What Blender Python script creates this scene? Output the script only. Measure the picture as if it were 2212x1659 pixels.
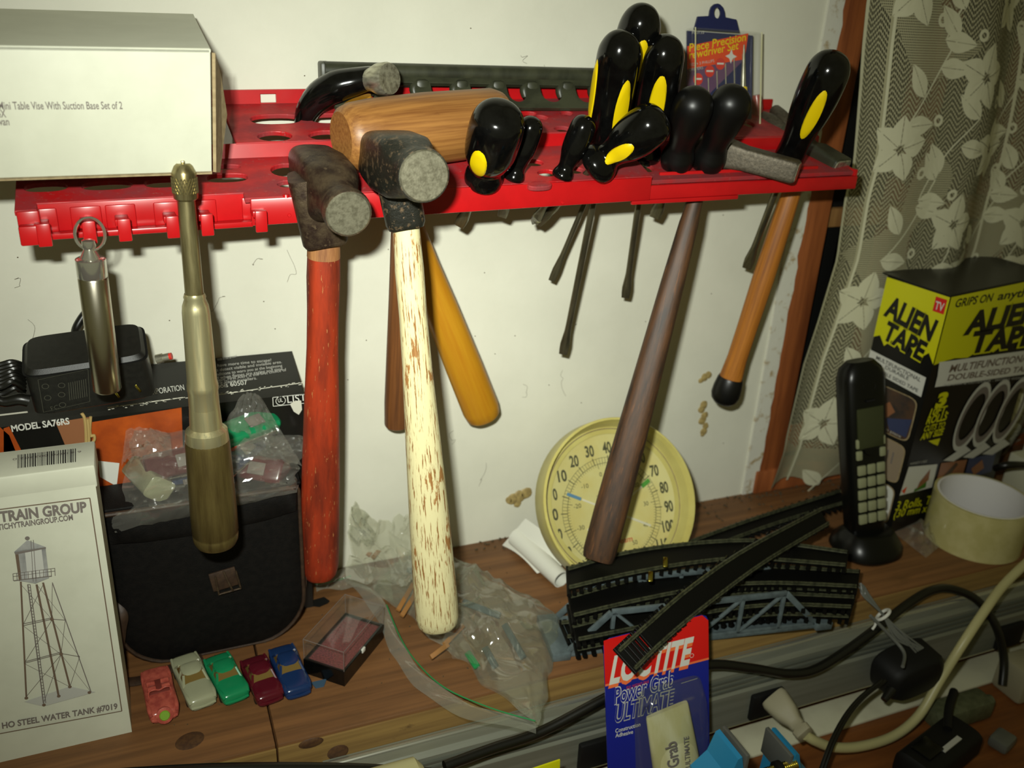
import bpy, bmesh, math, random
from mathutils import Vector, Matrix, noise
random.seed(7)
V = Vector
for o in list(bpy.data.objects): bpy.data.objects.remove(o)
SC = bpy.context.scene
COL = SC.collection
# ------------------------------------------------------------------ camera
W, H, FPX = 2212.0, 1659.0, 1960.0
EX = V((0.92416898, -0.10877137, 0.36617002))     # world x seen in camera axes (right, down, forward)
FY = V((-0.37849696, -0.38998705, 0.83943443))    # world y
UZ = V((0.05149513, -0.9143735, -0.40158356))     # world z
CAM = V((0.0, -0.62, 0.44407732))
cd = bpy.data.cameras.new('camera'); cam = bpy.data.objects.new('camera', cd); COL.objects.link(cam)
right = V((EX[0], FY[0], UZ[0])); down = V((EX[1], FY[1], UZ[1])); fwd = V((EX[2], FY[2], UZ[2]))
cam.matrix_world = Matrix(((right.x, -down.x, -fwd.x, CAM.x), (right.y, -down.y, -fwd.y, CAM.y),
                           (right.z, -down.z, -fwd.z, CAM.z), (0, 0, 0, 1)))
cd.sensor_fit = 'HORIZONTAL'; cd.sensor_width = 36.0; cd.lens = FPX / W * 36.0
cd.clip_start = 0.01; cd.clip_end = 20
cd.dof.use_dof = True; cd.dof.focus_distance = 0.53; cd.dof.aperture_fstop = 9.0
SC.camera = cam
# ------------------------------------------------------------------ world, flash, exposure
w = bpy.data.worlds.new('world'); SC.world = w; w.use_nodes = True
w.node_tree.nodes['Background'].inputs[0].default_value = (1.0, 0.93, 0.42, 1)
w.node_tree.nodes['Background'].inputs[1].default_value = 0.10
fl = bpy.data.lights.new('camera_flash', 'AREA'); fl.shape = 'RECTANGLE'; fl.size = 0.022; fl.size_y = 0.012
fl.energy = 1.38; fl.color = (0.97, 1.0, 0.90); fl.spread = math.radians(84)
flo = bpy.data.objects.new('camera_flash', fl); COL.objects.link(flo)
flo.matrix_world = Matrix.Translation(-right * 0.034 - down * 0.045) @ cam.matrix_world
SC.view_settings.view_transform = 'Standard'; SC.view_settings.look = 'None'
SC.view_settings.gamma = 1.0; SC.view_settings.use_curve_mapping = False
SC.view_settings.exposure = 0.0

def ray(px, py):
    a, b = (px - W / 2) / FPX, (py - H / 2) / FPX
    return right * a + down * b + fwd
def at(px, py, x=None, y=None, z=None):
    """the world point on the plane x=, y= or z= that a photo measurement points at"""
    v = ray(px, py)
    t = (x - CAM.x) / v.x if x is not None else (y - CAM.y) / v.y if y is not None else (z - CAM.z) / v.z
    return CAM + v * t
def on(px, py, O, N):
    v = ray(px, py); return CAM + v * ((O - CAM).dot(N) / v.dot(N))

# ------------------------------------------------------------------ materials
def lin(c):
    r = []
    for v in c[:3]:
        v = v / 255.0; r.append(v / 12.92 if v <= .04045 else ((v + .055) / 1.055) ** 2.4)
    return (*r, 1.0)
MATS = {}
def mat(name, col, rough=.5, metal=0.0, spec=.5, col2=None, nscale=(60, 60, 60), lo=.4, hi=.6, detail=6, bump=0.0,
        bscale=None, coat=0.0, col3=None, n3=(20, 20, 20), lo3=.6, hi3=.7, bdist=.001, alpha=None, trans=0.0, coord='lc', rrange=None):
    m = bpy.data.materials.new(name); m.use_nodes = True; nt = m.node_tree; N = nt.nodes; L = nt.links
    p = N['Principled BSDF']
    p.inputs['Base Color'].default_value = lin(col); p.inputs['Roughness'].default_value = rough
    p.inputs['Metallic'].default_value = metal; p.inputs['Specular IOR Level'].default_value = spec
    p.inputs['Coat Weight'].default_value = coat; p.inputs['Coat Roughness'].default_value = .12
    if coord == 'lc':
        tc = N.new('ShaderNodeAttribute'); tc.attribute_name = 'lc'; src = tc.outputs['Vector']
    else:
        tc = N.new('ShaderNodeTexCoord'); src = tc.outputs['Object']
    def nz(scale, det=detail):
        mp = N.new('ShaderNodeMapping'); mp.inputs['Scale'].default_value = scale; L.new(src, mp.inputs['Vector'])
        n = N.new('ShaderNodeTexNoise'); n.inputs['Scale'].default_value = 1.0; n.inputs['Detail'].default_value = det
        n.inputs['Roughness'].default_value = .6
        L.new(mp.outputs['Vector'], n.inputs['Vector']); return n.outputs['Fac']
    def ramp(fac, lo, hi):
        r = N.new('ShaderNodeMapRange'); r.inputs['From Min'].default_value = lo; r.inputs['From Max'].default_value = hi
        L.new(fac, r.inputs['Value']); return r.outputs['Result']
    cur = None
    if col2 is not None:
        mx = N.new('ShaderNodeMix'); mx.data_type = 'RGBA'
        mx.inputs['A'].default_value = lin(col); mx.inputs['B'].default_value = lin(col2)
        f = ramp(nz(nscale), lo, hi); L.new(f, mx.inputs['Factor']); cur = mx.outputs['Result']
        if rrange:
            rr = N.new('ShaderNodeMapRange'); rr.inputs['To Min'].default_value = rrange[0]; rr.inputs['To Max'].default_value = rrange[1]
            L.new(f, rr.inputs['Value']); L.new(rr.outputs['Result'], p.inputs['Roughness'])
    if col3 is not None:
        mx = N.new('ShaderNodeMix'); mx.data_type = 'RGBA'
        if cur: L.new(cur, mx.inputs['A'])
        else: mx.inputs['A'].default_value = lin(col)
        mx.inputs['B'].default_value = lin(col3); L.new(ramp(nz(n3), lo3, hi3), mx.inputs['Factor']); cur = mx.outputs['Result']
    if cur: L.new(cur, p.inputs['Base Color'])
    if bump:
        b = N.new('ShaderNodeBump'); b.inputs['Strength'].default_value = bump; b.inputs['Distance'].default_value = bdist
        L.new(nz(bscale or nscale), b.inputs['Height']); L.new(b.outputs['Normal'], p.inputs['Normal'])
    MATS[name] = m; return m
def clear(name, tint=(255, 255, 255), white=.1, gloss=.06, rough=.08, wcol=(200, 205, 190), nvar=0):
    """thin clear plastic film"""
    m = bpy.data.materials.new(name); m.use_nodes = True; nt = m.node_tree; N = nt.nodes; L = nt.links
    N.remove(N['Principled BSDF']); out = N['Material Output']
    t = N.new('ShaderNodeBsdfTransparent'); t.inputs[0].default_value = lin(tint)
    d = N.new('ShaderNodeBsdfDiffuse'); d.inputs[0].default_value = lin(wcol)
    g = N.new('ShaderNodeBsdfGlossy'); g.inputs['Roughness'].default_value = rough
    lw = N.new('ShaderNodeLayerWeight'); lw.inputs['Blend'].default_value = .35
    m1 = N.new('ShaderNodeMixShader'); m2 = N.new('ShaderNodeMixShader')
    mr = N.new('ShaderNodeMapRange'); mr.inputs['To Min'].default_value = white * .6; mr.inputs['To Max'].default_value = min(1, white * 2.0)
    L.new(lw.outputs['Facing'], mr.inputs['Value'])
    L.new(mr.outputs[0], m1.inputs[0]); L.new(t.outputs[0], m1.inputs[1]); L.new(d.outputs[0], m1.inputs[2])
    m2.inputs[0].default_value = gloss
    L.new(m1.outputs[0], m2.inputs[1]); L.new(g.outputs[0], m2.inputs[2]); L.new(m2.outputs[0], out.inputs[0])
    MATS[name] = m; return m

# ------------------------------------------------------------------ mesh builder
def frame(A, B, hint=None):
    """frame at A with z towards B and x turned towards hint (default: the side facing the room)"""
    A = V(A); B = V(B); z = (B - A).normalized(); h = V(hint) if hint is not None else (CAM - A)
    x = (h - z * h.dot(z)).normalized(); y = z.cross(x)
    return Matrix(((x.x, y.x, z.x, A.x), (x.y, y.y, z.y, A.y), (x.z, y.z, z.z, A.z), (0, 0, 0, 1)))
def place(loc, rz=0, rx=0, ry=0, s=1):
    return Matrix.Translation(V(loc)) @ Matrix.Rotation(rz, 4, 'Z') @ Matrix.Rotation(ry, 4, 'Y') @ Matrix.Rotation(rx, 4, 'X') @ Matrix.Scale(s, 4)
I4 = Matrix.Identity(4)
class MB:
    def __init__(s): s.v = []; s.f = []; s.l = []
    def add(s, verts, faces, M=I4):
        b = len(s.v)
        for p in verts:
            p = V(p); s.v.append(M @ p); s.l.append(p)
        for f in faces: s.f.append([b + i for i in f])
        return s
    def box(s, c, d, M=I4, bev=0.0, seg=2):
        bm = bmesh.new(); bmesh.ops.create_cube(bm, size=1)
        for v in bm.verts: v.co = V((v.co.x * d[0] + c[0], v.co.y * d[1] + c[1], v.co.z * d[2] + c[2]))
        if bev: bmesh.ops.bevel(bm, geom=bm.edges[:], offset=bev, segments=seg, affect='EDGES', profile=.5)
        bm.verts.index_update()
        s.add([v.co.copy() for v in bm.verts], [[v.index for v in f.verts] for f in bm.faces], M); bm.free(); return s
    def loft(s, secs, M=I4, n=24, cap=True, closed=False):
        """secs: (t, rx, ry[, power[, ox, oy]]) superellipse rings along local z"""
        vs = []; fs = []
        for sc in secs:
            t, rx, ry = sc[:3]; p = sc[3] if len(sc) > 3 else 2.0; ox = sc[4] if len(sc) > 4 else 0; oy = sc[5] if len(sc) > 5 else 0
            for i in range(n):
                a = 2 * math.pi * (i + .5) / n; c, q = math.cos(a), math.sin(a)
                vs.append((ox + rx * math.copysign(abs(c) ** (2 / p), c), oy + ry * math.copysign(abs(q) ** (2 / p), q), t))
        k = len(secs)
        for j in range(k - 1 + (1 if closed else 0)):
            a0 = j * n; a1 = ((j + 1) % k) * n
            for i in range(n): fs.append([a0 + i, a0 + (i + 1) % n, a1 + (i + 1) % n, a1 + i])
        if cap and not closed: fs.append(list(range(n))[::-1]); fs.append([(k - 1) * n + i for i in range(n)])
        return s.add(vs, fs, M)
    def lathe(s, prof, M=I4, n=28, cap=True, closed=False):
        return s.loft([(t, r, r) for t, r in prof], M, n, cap, closed)
    def tube(s, pts, r, n=10, smooth=4, cap=True, closed=False, flat=1.0, hint=None):
        P = [V(p) for p in pts]; R = list(r) if isinstance(r, (list, tuple)) else [r] * len(P)
        if smooth > 1 and len(P) > 2:
            Q = []; RR = []; m = len(P)
            for i in range(m if closed else m - 1):
                g = (lambda k: P[k % m]) if closed else (lambda k: P[min(max(k, 0), m - 1)])
                gr = (lambda k: R[k % m]) if closed else (lambda k: R[min(max(k, 0), m - 1)])
                for k in range(smooth):
                    t = k / smooth; a, b, c, d = g(i - 1), g(i), g(i + 1), g(i + 2)
                    Q.append(.5 * ((2 * b) + (c - a) * t + (2 * a - 5 * b + 4 * c - d) * t * t + (3 * b - 3 * c + d - a) * t ** 3))
                    RR.append(gr(i) * (1 - t) + gr(i + 1) * t)
            if not closed: Q.append(P[-1]); RR.append(R[-1])
            P, R = Q, RR
        m = len(P); vs = []; fs = []; T = []
        for i in range(m):
            a = P[(i - 1) % m] if closed else P[max(i - 1, 0)]; b = P[(i + 1) % m] if closed else P[min(i + 1, m - 1)]
            T.append((b - a).normalized())
        h = V(hint) if hint is not None else (V((0, 0, 1)) if abs(T[0].z) < .9 else V((1, 0, 0)))
        x = (h - T[0] * h.dot(T[0])).normalized(); ln = 0
        for i in range(m):
            if i: ln += (P[i] - P[i - 1]).length
            if hint is not None: x = V(hint)
            x = (x - T[i] * x.dot(T[i])).normalized(); y = T[i].cross(x)
            for k in range(n):
                a = 2 * math.pi * k / n; vs.append((P[i] + x * (math.cos(a) * R[i] * flat) + y * (math.sin(a) * R[i]), (math.cos(a) * R[i], math.sin(a) * R[i], ln)))
        for j in range(m - 1 + (1 if closed else 0)):
            a0 = j * n; a1 = ((j + 1) % m) * n
            for i in range(n): fs.append([a0 + i, a0 + (i + 1) % n, a1 + (i + 1) % n, a1 + i])
        if cap and not closed: fs.append(list(range(n))[::-1]); fs.append([(m - 1) * n + i for i in range(n)])
        b = len(s.v)
        for p, l in vs: s.v.append(p); s.l.append(V(l))
        for f in fs: s.f.append([b + i for i in f])
        return s
    def prism(s, poly, z0, z1, M=I4):
        n = len(poly); vs = [(p[0], p[1], z0) for p in poly] + [(p[0], p[1], z1) for p in poly]
        fs = [list(range(n))[::-1], [n + i for i in range(n)]] + [[i, (i + 1) % n, n + (i + 1) % n, n + i] for i in range(n)]
        return s.add(vs, fs, M)
    def plate(s, outer, holes, th, M=I4, bev=0.0):
        """flat sheet in local xy with holes, thickness th centred on z=0"""
        cu = bpy.data.curves.new('tmp', 'CURVE'); cu.dimensions = '2D'; cu.fill_mode = 'BOTH'; cu.extrude = th / 2; cu.bevel_depth = bev
        for poly in [outer] + holes:
            sp = cu.splines.new('POLY'); sp.points.add(len(poly) - 1); sp.use_cyclic_u = True
            for q, p in zip(sp.points, poly): q.co = (p[0], p[1], 0, 1)
        ob = bpy.data.objects.new('tmp', cu); me = bpy.data.meshes.new_from_object(ob)
        s.add([v.co.copy() for v in me.vertices], [list(p.vertices) for p in me.polygons], M)
        bpy.data.objects.remove(ob); bpy.data.curves.remove(cu); bpy.data.meshes.remove(me); return s
ORG = {}
def link(name, me, parent, origin):
    o = bpy.data.objects.new(name, me); COL.objects.link(o); o.location = V(origin) - (ORG[parent.name] if parent else V((0, 0, 0)))
    if parent: o.parent = parent
    ORG[o.name] = V(origin); return o
def build(mb, name, m, parent=None, label=None, smooth=True, angle=38, cat=None, group=None, kind=None, weld=False, origin=None):
    n = len(mb.v)
    lo = V([min(p[i] for p in mb.v) for i in range(3)]); hi = V([max(p[i] for p in mb.v) for i in range(3)])
    if origin is None: origin = V(((lo.x + hi.x) / 2, (lo.y + hi.y) / 2, lo.z))
    origin = V(origin)
    me = bpy.data.meshes.new(name); me.from_pydata([p - origin for p in mb.v], [], mb.f)
    at_ = me.attributes.new('lc', 'FLOAT_VECTOR', 'POINT'); at_.data.foreach_set('vector', [c for l in mb.l for c in l])
    bm = bmesh.new(); bm.from_mesh(me)
    if weld: bmesh.ops.remove_doubles(bm, verts=bm.verts, dist=1e-6)
    bmesh.ops.recalc_face_normals(bm, faces=bm.faces); bm.to_mesh(me); bm.free()
    if smooth:
        me.shade_smooth() if hasattr(me, 'shade_smooth') else None
        me.set_sharp_from_angle(angle=math.radians(angle))
    me.materials.append(MATS[m] if isinstance(m, str) else m)
    o = link(name, me, parent, origin)
    tag(o, label, cat, group, kind); return o
def tag(o, label=None, cat=None, group=None, kind=None):
    if label: o['label'] = label
    if cat: o['category'] = cat
    if group: o['group'] = group
    if kind: o['kind'] = kind
    return o
def thing(name, label, cat, loc, group=None):
    o = bpy.data.objects.new(name, None); COL.objects.link(o); o.location = V(loc); ORG[o.name] = V(loc)
    o.empty_display_size = .01
    return tag(o, label, cat, group)
def struct(mb, name, m, **k): return build(mb, name, m, kind='structure', **k)

def Bx(c, d, M=I4, bev=0.0): return MB().box(c, d, M, bev)
# a flat printed face: text, lines and patches lying on a plane of a thing
class Face:
    def __init__(s, O, U, Vv, lift=.0004):
        s.O = V(O); s.U = V(U).normalized(); n = s.U.cross(V(Vv)).normalized(); s.Vv = n.cross(s.U); s.N = n
        if s.N.dot(CAM - s.O) < 0: s.N = -s.N
        s.lift = lift; s.b = {}
    def uv(s, px, py):
        p = on(px, py, s.O, s.N) - s.O; return (p.dot(s.U), p.dot(s.Vv))
    def p3(s, u, v, w=0): return s.O + s.U * u + s.Vv * v + s.N * (s.lift + w)
    def mb(s, key): return s.b.setdefault(key, MB())
    def poly(s, key, pts, w=0, uv=False):
        q = [p if uv else s.uv(*p) for p in pts]
        m = s.mb(key); m.add([s.p3(a, b, w) for a, b in q], [list(range(len(q)))])
    def line(s, key, pts, th, w=0, uv=False, closed=False):
        q = [V(p if uv else s.uv(*p)) for p in pts]
        if closed: q.append(q[0])
        for a, b in zip(q, q[1:]):
            d = (b - a);
            if d.length < 1e-7: continue
            d.normalize(); n = V((-d.y, d.x)) * th / 2
            s.poly(key, [a - n, b - n, b + n, a + n], w, True)
    def disc(s, key, c, r, w=0, uv=False, n=20, ry=None, ri=None):
        c = c if uv else s.uv(*c); ry = ry or r
        pts = [(c[0] + r * math.cos(2 * math.pi * i / n), c[1] + ry * math.sin(2 * math.pi * i / n)) for i in range(n)]
        if ri:
            k = ri / r; q = [(c[0] + (p[0] - c[0]) * k, c[1] + (p[1] - c[1]) * k) for p in pts]
            for i in range(n): s.poly(key, [pts[i], pts[(i + 1) % n], q[(i + 1) % n], q[i]], w, True)
        else: s.poly(key, pts, w, True)
    def text(s, key, st, a, b, h, shear=0.0, bold=0.0, w=0, uv=False, up=None, wave=None):
        """string fitted between baseline ends a and b with cap height h (metres)"""
        a = V(a if uv else s.uv(*a)); b = V(b if uv else s.uv(*b)); vs, fs = glyphs(st, bold)
        x0 = min(v[0] for v in vs); x1 = max(v[0] for v in vs); H_ = .70
        d = (b - a); ln = d.length; d.normalize(); n = V((-d.y, d.x))
        if up is not None and n.dot(V(up)) < 0: n = -n
        sx = ln / (x1 - x0); out = []
        for x, y in vs:
            uu = (x - x0) * sx + y / H_ * h * shear; q = a + d * uu + n * (y / H_ * h); out.append(s.p3(q.x, q.y, w))
        s.mb(key).add(out, fs)
    def flush(s, parent, names=None):
        for k, m in s.b.items():
            nm = (names or {}).get(k, 'printing')
            if 1 < len(m.f) <= 6:                      # a few separate printed patches: one part each
                for fc in m.f:
                    q = MB(); q.v = [m.v[i] for i in fc]; q.l = [m.l[i] for i in fc]; q.f = [list(range(len(fc)))]
                    build(q, 'printed_patch' if nm == 'printing' else nm, k, parent, smooth=False)
            else: build(m, nm, k, parent, smooth=False, kind='stuff')
        s.b = {}
GC = {}
def glyphs(st, bold=0.0):
    key = (st, round(bold, 4))
    if key in GC: return GC[key]
    cu = bpy.data.curves.new('tmp', 'FONT'); cu.body = st; cu.size = 1.0; cu.offset = bold; cu.resolution_u = 3
    ob = bpy.data.objects.new('tmp', cu); me = bpy.data.meshes.new_from_object(ob)
    r = ([(v.co.x, v.co.y) for v in me.vertices], [list(p.vertices) for p in me.polygons])
    bpy.data.objects.remove(ob); bpy.data.curves.remove(cu); bpy.data.meshes.remove(me); GC[key] = r; return r

# ------------------------------------------------------------------ materials in use
mat('plaster', (214, 213, 196), .62, col2=(204, 203, 186), nscale=(9, 9, 9), lo=.35, hi=.65, bump=.10, bscale=(220, 220, 220),
    col3=(150, 140, 112), n3=(34, 90, 20), lo3=.735, hi3=.80)
mat('casing_wood', (152, 86, 42), .55, col2=(112, 58, 26), nscale=(120, 120, 8), lo=.35, hi=.65, bump=.1)
mat('pale_wood', (150, 112, 62), .55, col2=(120, 84, 44), nscale=(140, 140, 9), lo=.35, hi=.65)
mat('old_paint', (205, 204, 190), .6, col2=(160, 140, 100), nscale=(90, 90, 30), lo=.55, hi=.68, bump=.3)
mat('ledge_wood', (124, 84, 46), .6, col2=(94, 62, 32), nscale=(5, 130, 130), lo=.36, hi=.66, bump=.10,
    col3=(92, 62, 30), n3=(13, 30, 30), lo3=.55, hi3=.72)
mat('ledge_face', (136, 108, 58), .6, col2=(108, 82, 42), nscale=(6, 150, 190), lo=.36, hi=.66, bump=.12,
    col3=(70, 48, 26), n3=(26, 40, 40), lo3=.66, hi3=.74)
mat('knot', (66, 42, 24), .6, col2=(84, 56, 30), nscale=(300, 300, 300))
mat('bench_wood', (140, 84, 38), .5, col2=(108, 62, 28), nscale=(8, 90, 90), lo=.35, hi=.65)
mat('white_board', (206, 204, 176), .6, col2=(180, 176, 150), nscale=(12, 12, 12), lo=.45, hi=.7)
mat('night_glass', (8, 9, 8), .06, spec=.5)
mat('lint', (92, 76, 50), .95, col2=(46, 38, 26), nscale=(900, 900, 900))
mat('glue', (166, 146, 92), .5, col2=(140, 122, 78), nscale=(200, 200, 200), bump=.1)
mat('red_plastic', (182, 18, 22), .3, spec=.45, col2=(170, 16, 20), nscale=(30, 30, 30))
mat('red_dusty', (178, 20, 24), .42, col2=(134, 42, 46), nscale=(30, 42, 60), lo=.36, hi=.6, col3=(150, 70, 66), n3=(420, 420, 420), lo3=.60, hi3=.72, rrange=(.4, .8))
mat('black_rack', (40, 42, 30), .42, col2=(56, 58, 42), nscale=(30, 60, 60))
mat('black_gloss', (6, 6, 6), .13, spec=.45, col2=(12, 12, 11), nscale=(100, 100, 100), bump=.02, bscale=(300, 300, 300))
mat('black_rubber', (11, 11, 10), .38, spec=.4)
mat('black_matte', (13, 13, 12), .6, spec=.3)
mat('yellow_grip', (222, 192, 8), .3)
mat('chrome', (215, 213, 200), .14, .9)
mat('steel', (196, 194, 172), .3, .75, col2=(120, 114, 96), nscale=(300, 300, 60), lo=.4, hi=.7)
mat('blade_steel', (120, 114, 90), .3, .8, col2=(76, 72, 56), nscale=(400, 400, 40), lo=.35, hi=.7)
mat('brushed', (200, 194, 176), .24, 1.0, bump=.06, bscale=(4000, 4000, 20))
mat('aged_brass', (168, 158, 116), .3, .85, col2=(104, 92, 58), nscale=(260, 260, 30), lo=.35, hi=.7, bump=.05)
mat('worn_nickel', (208, 202, 160), .3, .85, col2=(160, 146, 104), nscale=(280, 280, 20), lo=.42, hi=.7, rrange=(.28, .55))
mat('dark_brass', (106, 92, 52), .36, .6, col2=(80, 66, 36), nscale=(260, 260, 30), lo=.35, hi=.7)
mat('iron_brown', (84, 70, 52), .5, .55, col2=(50, 36, 28), nscale=(140, 140, 140), lo=.38, hi=.62, bump=.35, bscale=(500, 500, 500), col3=(104, 88, 66), n3=(260, 260, 260), lo3=.6, hi3=.72)
mat('iron_black', (36, 36, 30), .36, .35, col2=(96, 80, 60), nscale=(240, 240, 240), lo=.54, hi=.62, bump=.35, bscale=(600, 600, 600), col3=(120, 100, 80), n3=(500, 500, 500), lo3=.64, hi3=.70)
mat('struck_face', (160, 156, 134), .38, .8, col2=(128, 124, 104), nscale=(420, 420, 420), lo=.4, hi=.62, bump=.14, bscale=(900, 900, 900))
mat('grey_iron', (96, 88, 74), .5, .5, col2=(72, 66, 54), nscale=(500, 500, 500), lo=.35, hi=.65, bump=.25)
mat('mallet_wood', (156, 108, 54), .45, col2=(118, 74, 34), nscale=(420, 420, 14), lo=.35, hi=.68, bump=.08, col3=(96, 56, 26), n3=(60, 60, 26), lo3=.66, hi3=.78)
mat('red_paint_wood', (158, 50, 20), .5, col2=(92, 30, 14), nscale=(90, 90, 14), lo=.40, hi=.68, bump=.10, bscale=(500, 500, 60),
    col3=(170, 112, 66), n3=(760, 760, 110), lo3=.64, hi3=.67)
mat('raw_wood', (160, 112, 66), .6, col2=(118, 74, 42), nscale=(400, 400, 30), lo=.35, hi=.65)
mat('white_paint_wood', (212, 203, 156), .42, col2=(156, 112, 64), nscale=(130, 130, 34), lo=.60, hi=.63, bump=.25, bscale=(700, 700, 60),
    col3=(136, 92, 44), n3=(1000, 1000, 60), lo3=.56, hi3=.60)
mat('yellow_wood', (180, 128, 24), .4, col2=(170, 112, 18), nscale=(240, 240, 14), lo=.35, hi=.7, bump=.05)
mat('brown_wood', (86, 56, 32), .55, col2=(48, 34, 24), nscale=(160, 160, 22), lo=.38, hi=.62, bump=.12, bscale=(700, 700, 60), col3=(112, 70, 34), n3=(420, 420, 40), lo3=.58, hi3=.7)
mat('orange_wood', (172, 108, 36), .42, col2=(128, 74, 24), nscale=(340, 340, 9), lo=.36, hi=.66, bump=.05)
mat('dark_orange_wood', (120, 74, 36), .5, col2=(84, 50, 26), nscale=(340, 340, 9), lo=.36, hi=.66)
mat('white_card', (200, 201, 182), .5, col2=(195, 196, 177), nscale=(40, 40, 40))
mat('kraft_card', (158, 140, 104), .8, col2=(140, 122, 88), nscale=(300, 300, 300))
mat('ink_grey', (112, 104, 98), .6)
mat('ink_brown', (104, 86, 70), .6)
mat('ink_dark', (34, 32, 30), .6)
mat('ink_pale', (176, 176, 168), .6)
mat('print_white', (206, 206, 196), .5)
mat('tank_grey', (160, 160, 156), .6, col2=(120, 120, 118), nscale=(50, 30, 30), coord='obj')
mat('tank_pale', (186, 186, 178), .6)
mat('black_box', (20, 20, 16), .32, col2=(14, 14, 12), nscale=(20, 20, 20))
mat('fire_orange', (176, 78, 20), .38, col2=(120, 44, 14), nscale=(26, 26, 26), lo=.4, hi=.66, coord='obj')
mat('box_wear', (190, 188, 172), .7)
mat('rubber_band', (176, 150, 92), .6)
mat('leather', (15, 13, 11), .6, spec=.2, col2=(9, 8, 7), nscale=(200, 200, 200), bump=.3, bscale=(1200, 1200, 1200))
mat('leather_brown', (60, 42, 27), .55, col2=(42, 28, 18), nscale=(200, 200, 200), lo=.35, hi=.65, bump=.2)
mat('cream_plastic', (200, 190, 112), .38, col2=(190, 178, 100), nscale=(30, 30, 30))
mat('dial_face', (212, 204, 138), .45, col2=(206, 190, 110), nscale=(26, 26, 26), lo=.4, hi=.68, coord='obj', col3=(190, 140, 50), n3=(22, 22, 22), lo3=.62, hi3=.76)
mat('dial_ink', (66, 66, 38), .6)
mat('blue_ink', (84, 130, 160), .5); mat('green_ink', (70, 150, 50), .5); mat('red_ink', (196, 70, 34), .5)
mat('white_arm', (218, 214, 186), .4)
mat('paper', (212, 212, 200), .7)
mat('track_black', (9, 9, 7), .5, spec=.2)
mat('rail_metal', (84, 86, 64), .34, .35, col2=(54, 56, 42), nscale=(300, 300, 300))
mat('brass_shiny', (190, 176, 80), .22, 1.0)
mat('bridge_grey', (92, 104, 106), .42, col2=(76, 86, 88), nscale=(100, 100, 100))
mat('red_card', (206, 26, 22), .3); mat('blue_card', (24, 34, 132), .3)
mat('orange_fade', (232, 112, 60), .4)
mat('tube_white', (196, 194, 160), .35, col2=(180, 176, 130), nscale=(60, 60, 20))
mat('alloy', (132, 134, 120), .36, .35, col2=(120, 122, 108), nscale=(6, 60, 200))
mat('alloy_dark', (98, 102, 92), .4, .3)
mat('silver_highlight', (186, 186, 172), .26, .8)
mat('cable_black', (16, 16, 12), .34)
mat('cable_beige', (178, 172, 124), .4); mat('plug_beige', (150, 144, 118), .5)
mat('cable_grey', (96, 98, 92), .25)
mat('vise_blue', (40, 132, 176), .35); mat('vise_grey', (104, 106, 100), .4, .3)
mat('clamp_grey', (88, 92, 66), .5, col2=(74, 78, 54), nscale=(200, 200, 200))
mat('box_yellow', (206, 204, 14), .35); mat('box_black', (15, 15, 12), .35)
mat('photo_dark', (52, 44, 40), .4, col2=(80, 58, 42), nscale=(60, 60, 60), coord='obj'); mat('photo_tan', (142, 126, 104), .4)
mat('photo_skin', (140, 92, 60), .4); mat('scrap_blue', (60, 84, 104), .4); mat('photo_green', (60, 112, 30), .4); mat('photo_blue', (52, 60, 92), .4)
mat('tape_edge', (190, 182, 128), .35, coat=.2, col2=(178, 170, 112), nscale=(60, 60, 60)); mat('tape_core', (216, 214, 212), .7)
mat('phone_black', (9, 10, 8), .3, spec=.35); mat('phone_screen', (52, 56, 34), .2); mat('phone_key', (134, 136, 104), .35)
mat('adapter_black', (24, 24, 20), .45, col2=(18, 18, 15), nscale=(300, 300, 300), bump=.15, bscale=(2500, 2500, 2500))
mat('ink_faint', (62, 62, 52), .5)
mat('card_blue', (30, 36, 76), .3); mat('card_orange', (216, 70, 30), .3); mat('card_lilac', (96, 66, 96), .35); mat('dot_red', (200, 52, 40), .3)
mat('pouch_red', (150, 22, 18), .35)
mat('pink_car', (176, 86, 70), .22, col2=(150, 66, 56), nscale=(200, 200, 200)); mat('cockpit_shade_red', (110, 48, 40), .4); mat('grey_car', (146, 148, 120), .22)
mat('green_car', (20, 122, 76), .22); mat('maroon_car', (78, 14, 26), .2); mat('blue_car', (20, 44, 84), .2)
mat('car_glass', (104, 84, 42), .08, spec=.7); mat('tyre', (14, 14, 12), .5); mat('lime', (110, 150, 30), .4)
mat('red_felt', (132, 52, 54), .9, col2=(84, 30, 32), nscale=(900, 900, 900), bump=.3)
mat('zip_green', (30, 130, 70), .4)
mat('stick_wood', (150, 104, 52), .6)
mat('lace_thread', (200, 198, 168), .8)
clear('clear_case', white=.03, gloss=.07, rough=.05)
clear('clear_bag', (250, 250, 240), white=.13, gloss=.13, rough=.10, wcol=(186, 194, 184))
clear('cloudy_bag', (250, 250, 240), white=.24, gloss=.12, rough=.11, wcol=(196, 200, 186))
clear('clear_small_bag', (250, 250, 245), white=.12, gloss=.12, rough=.16, wcol=(214, 212, 200))
clear('blister', (250, 250, 245), white=.025, gloss=.05, rough=.06)
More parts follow.
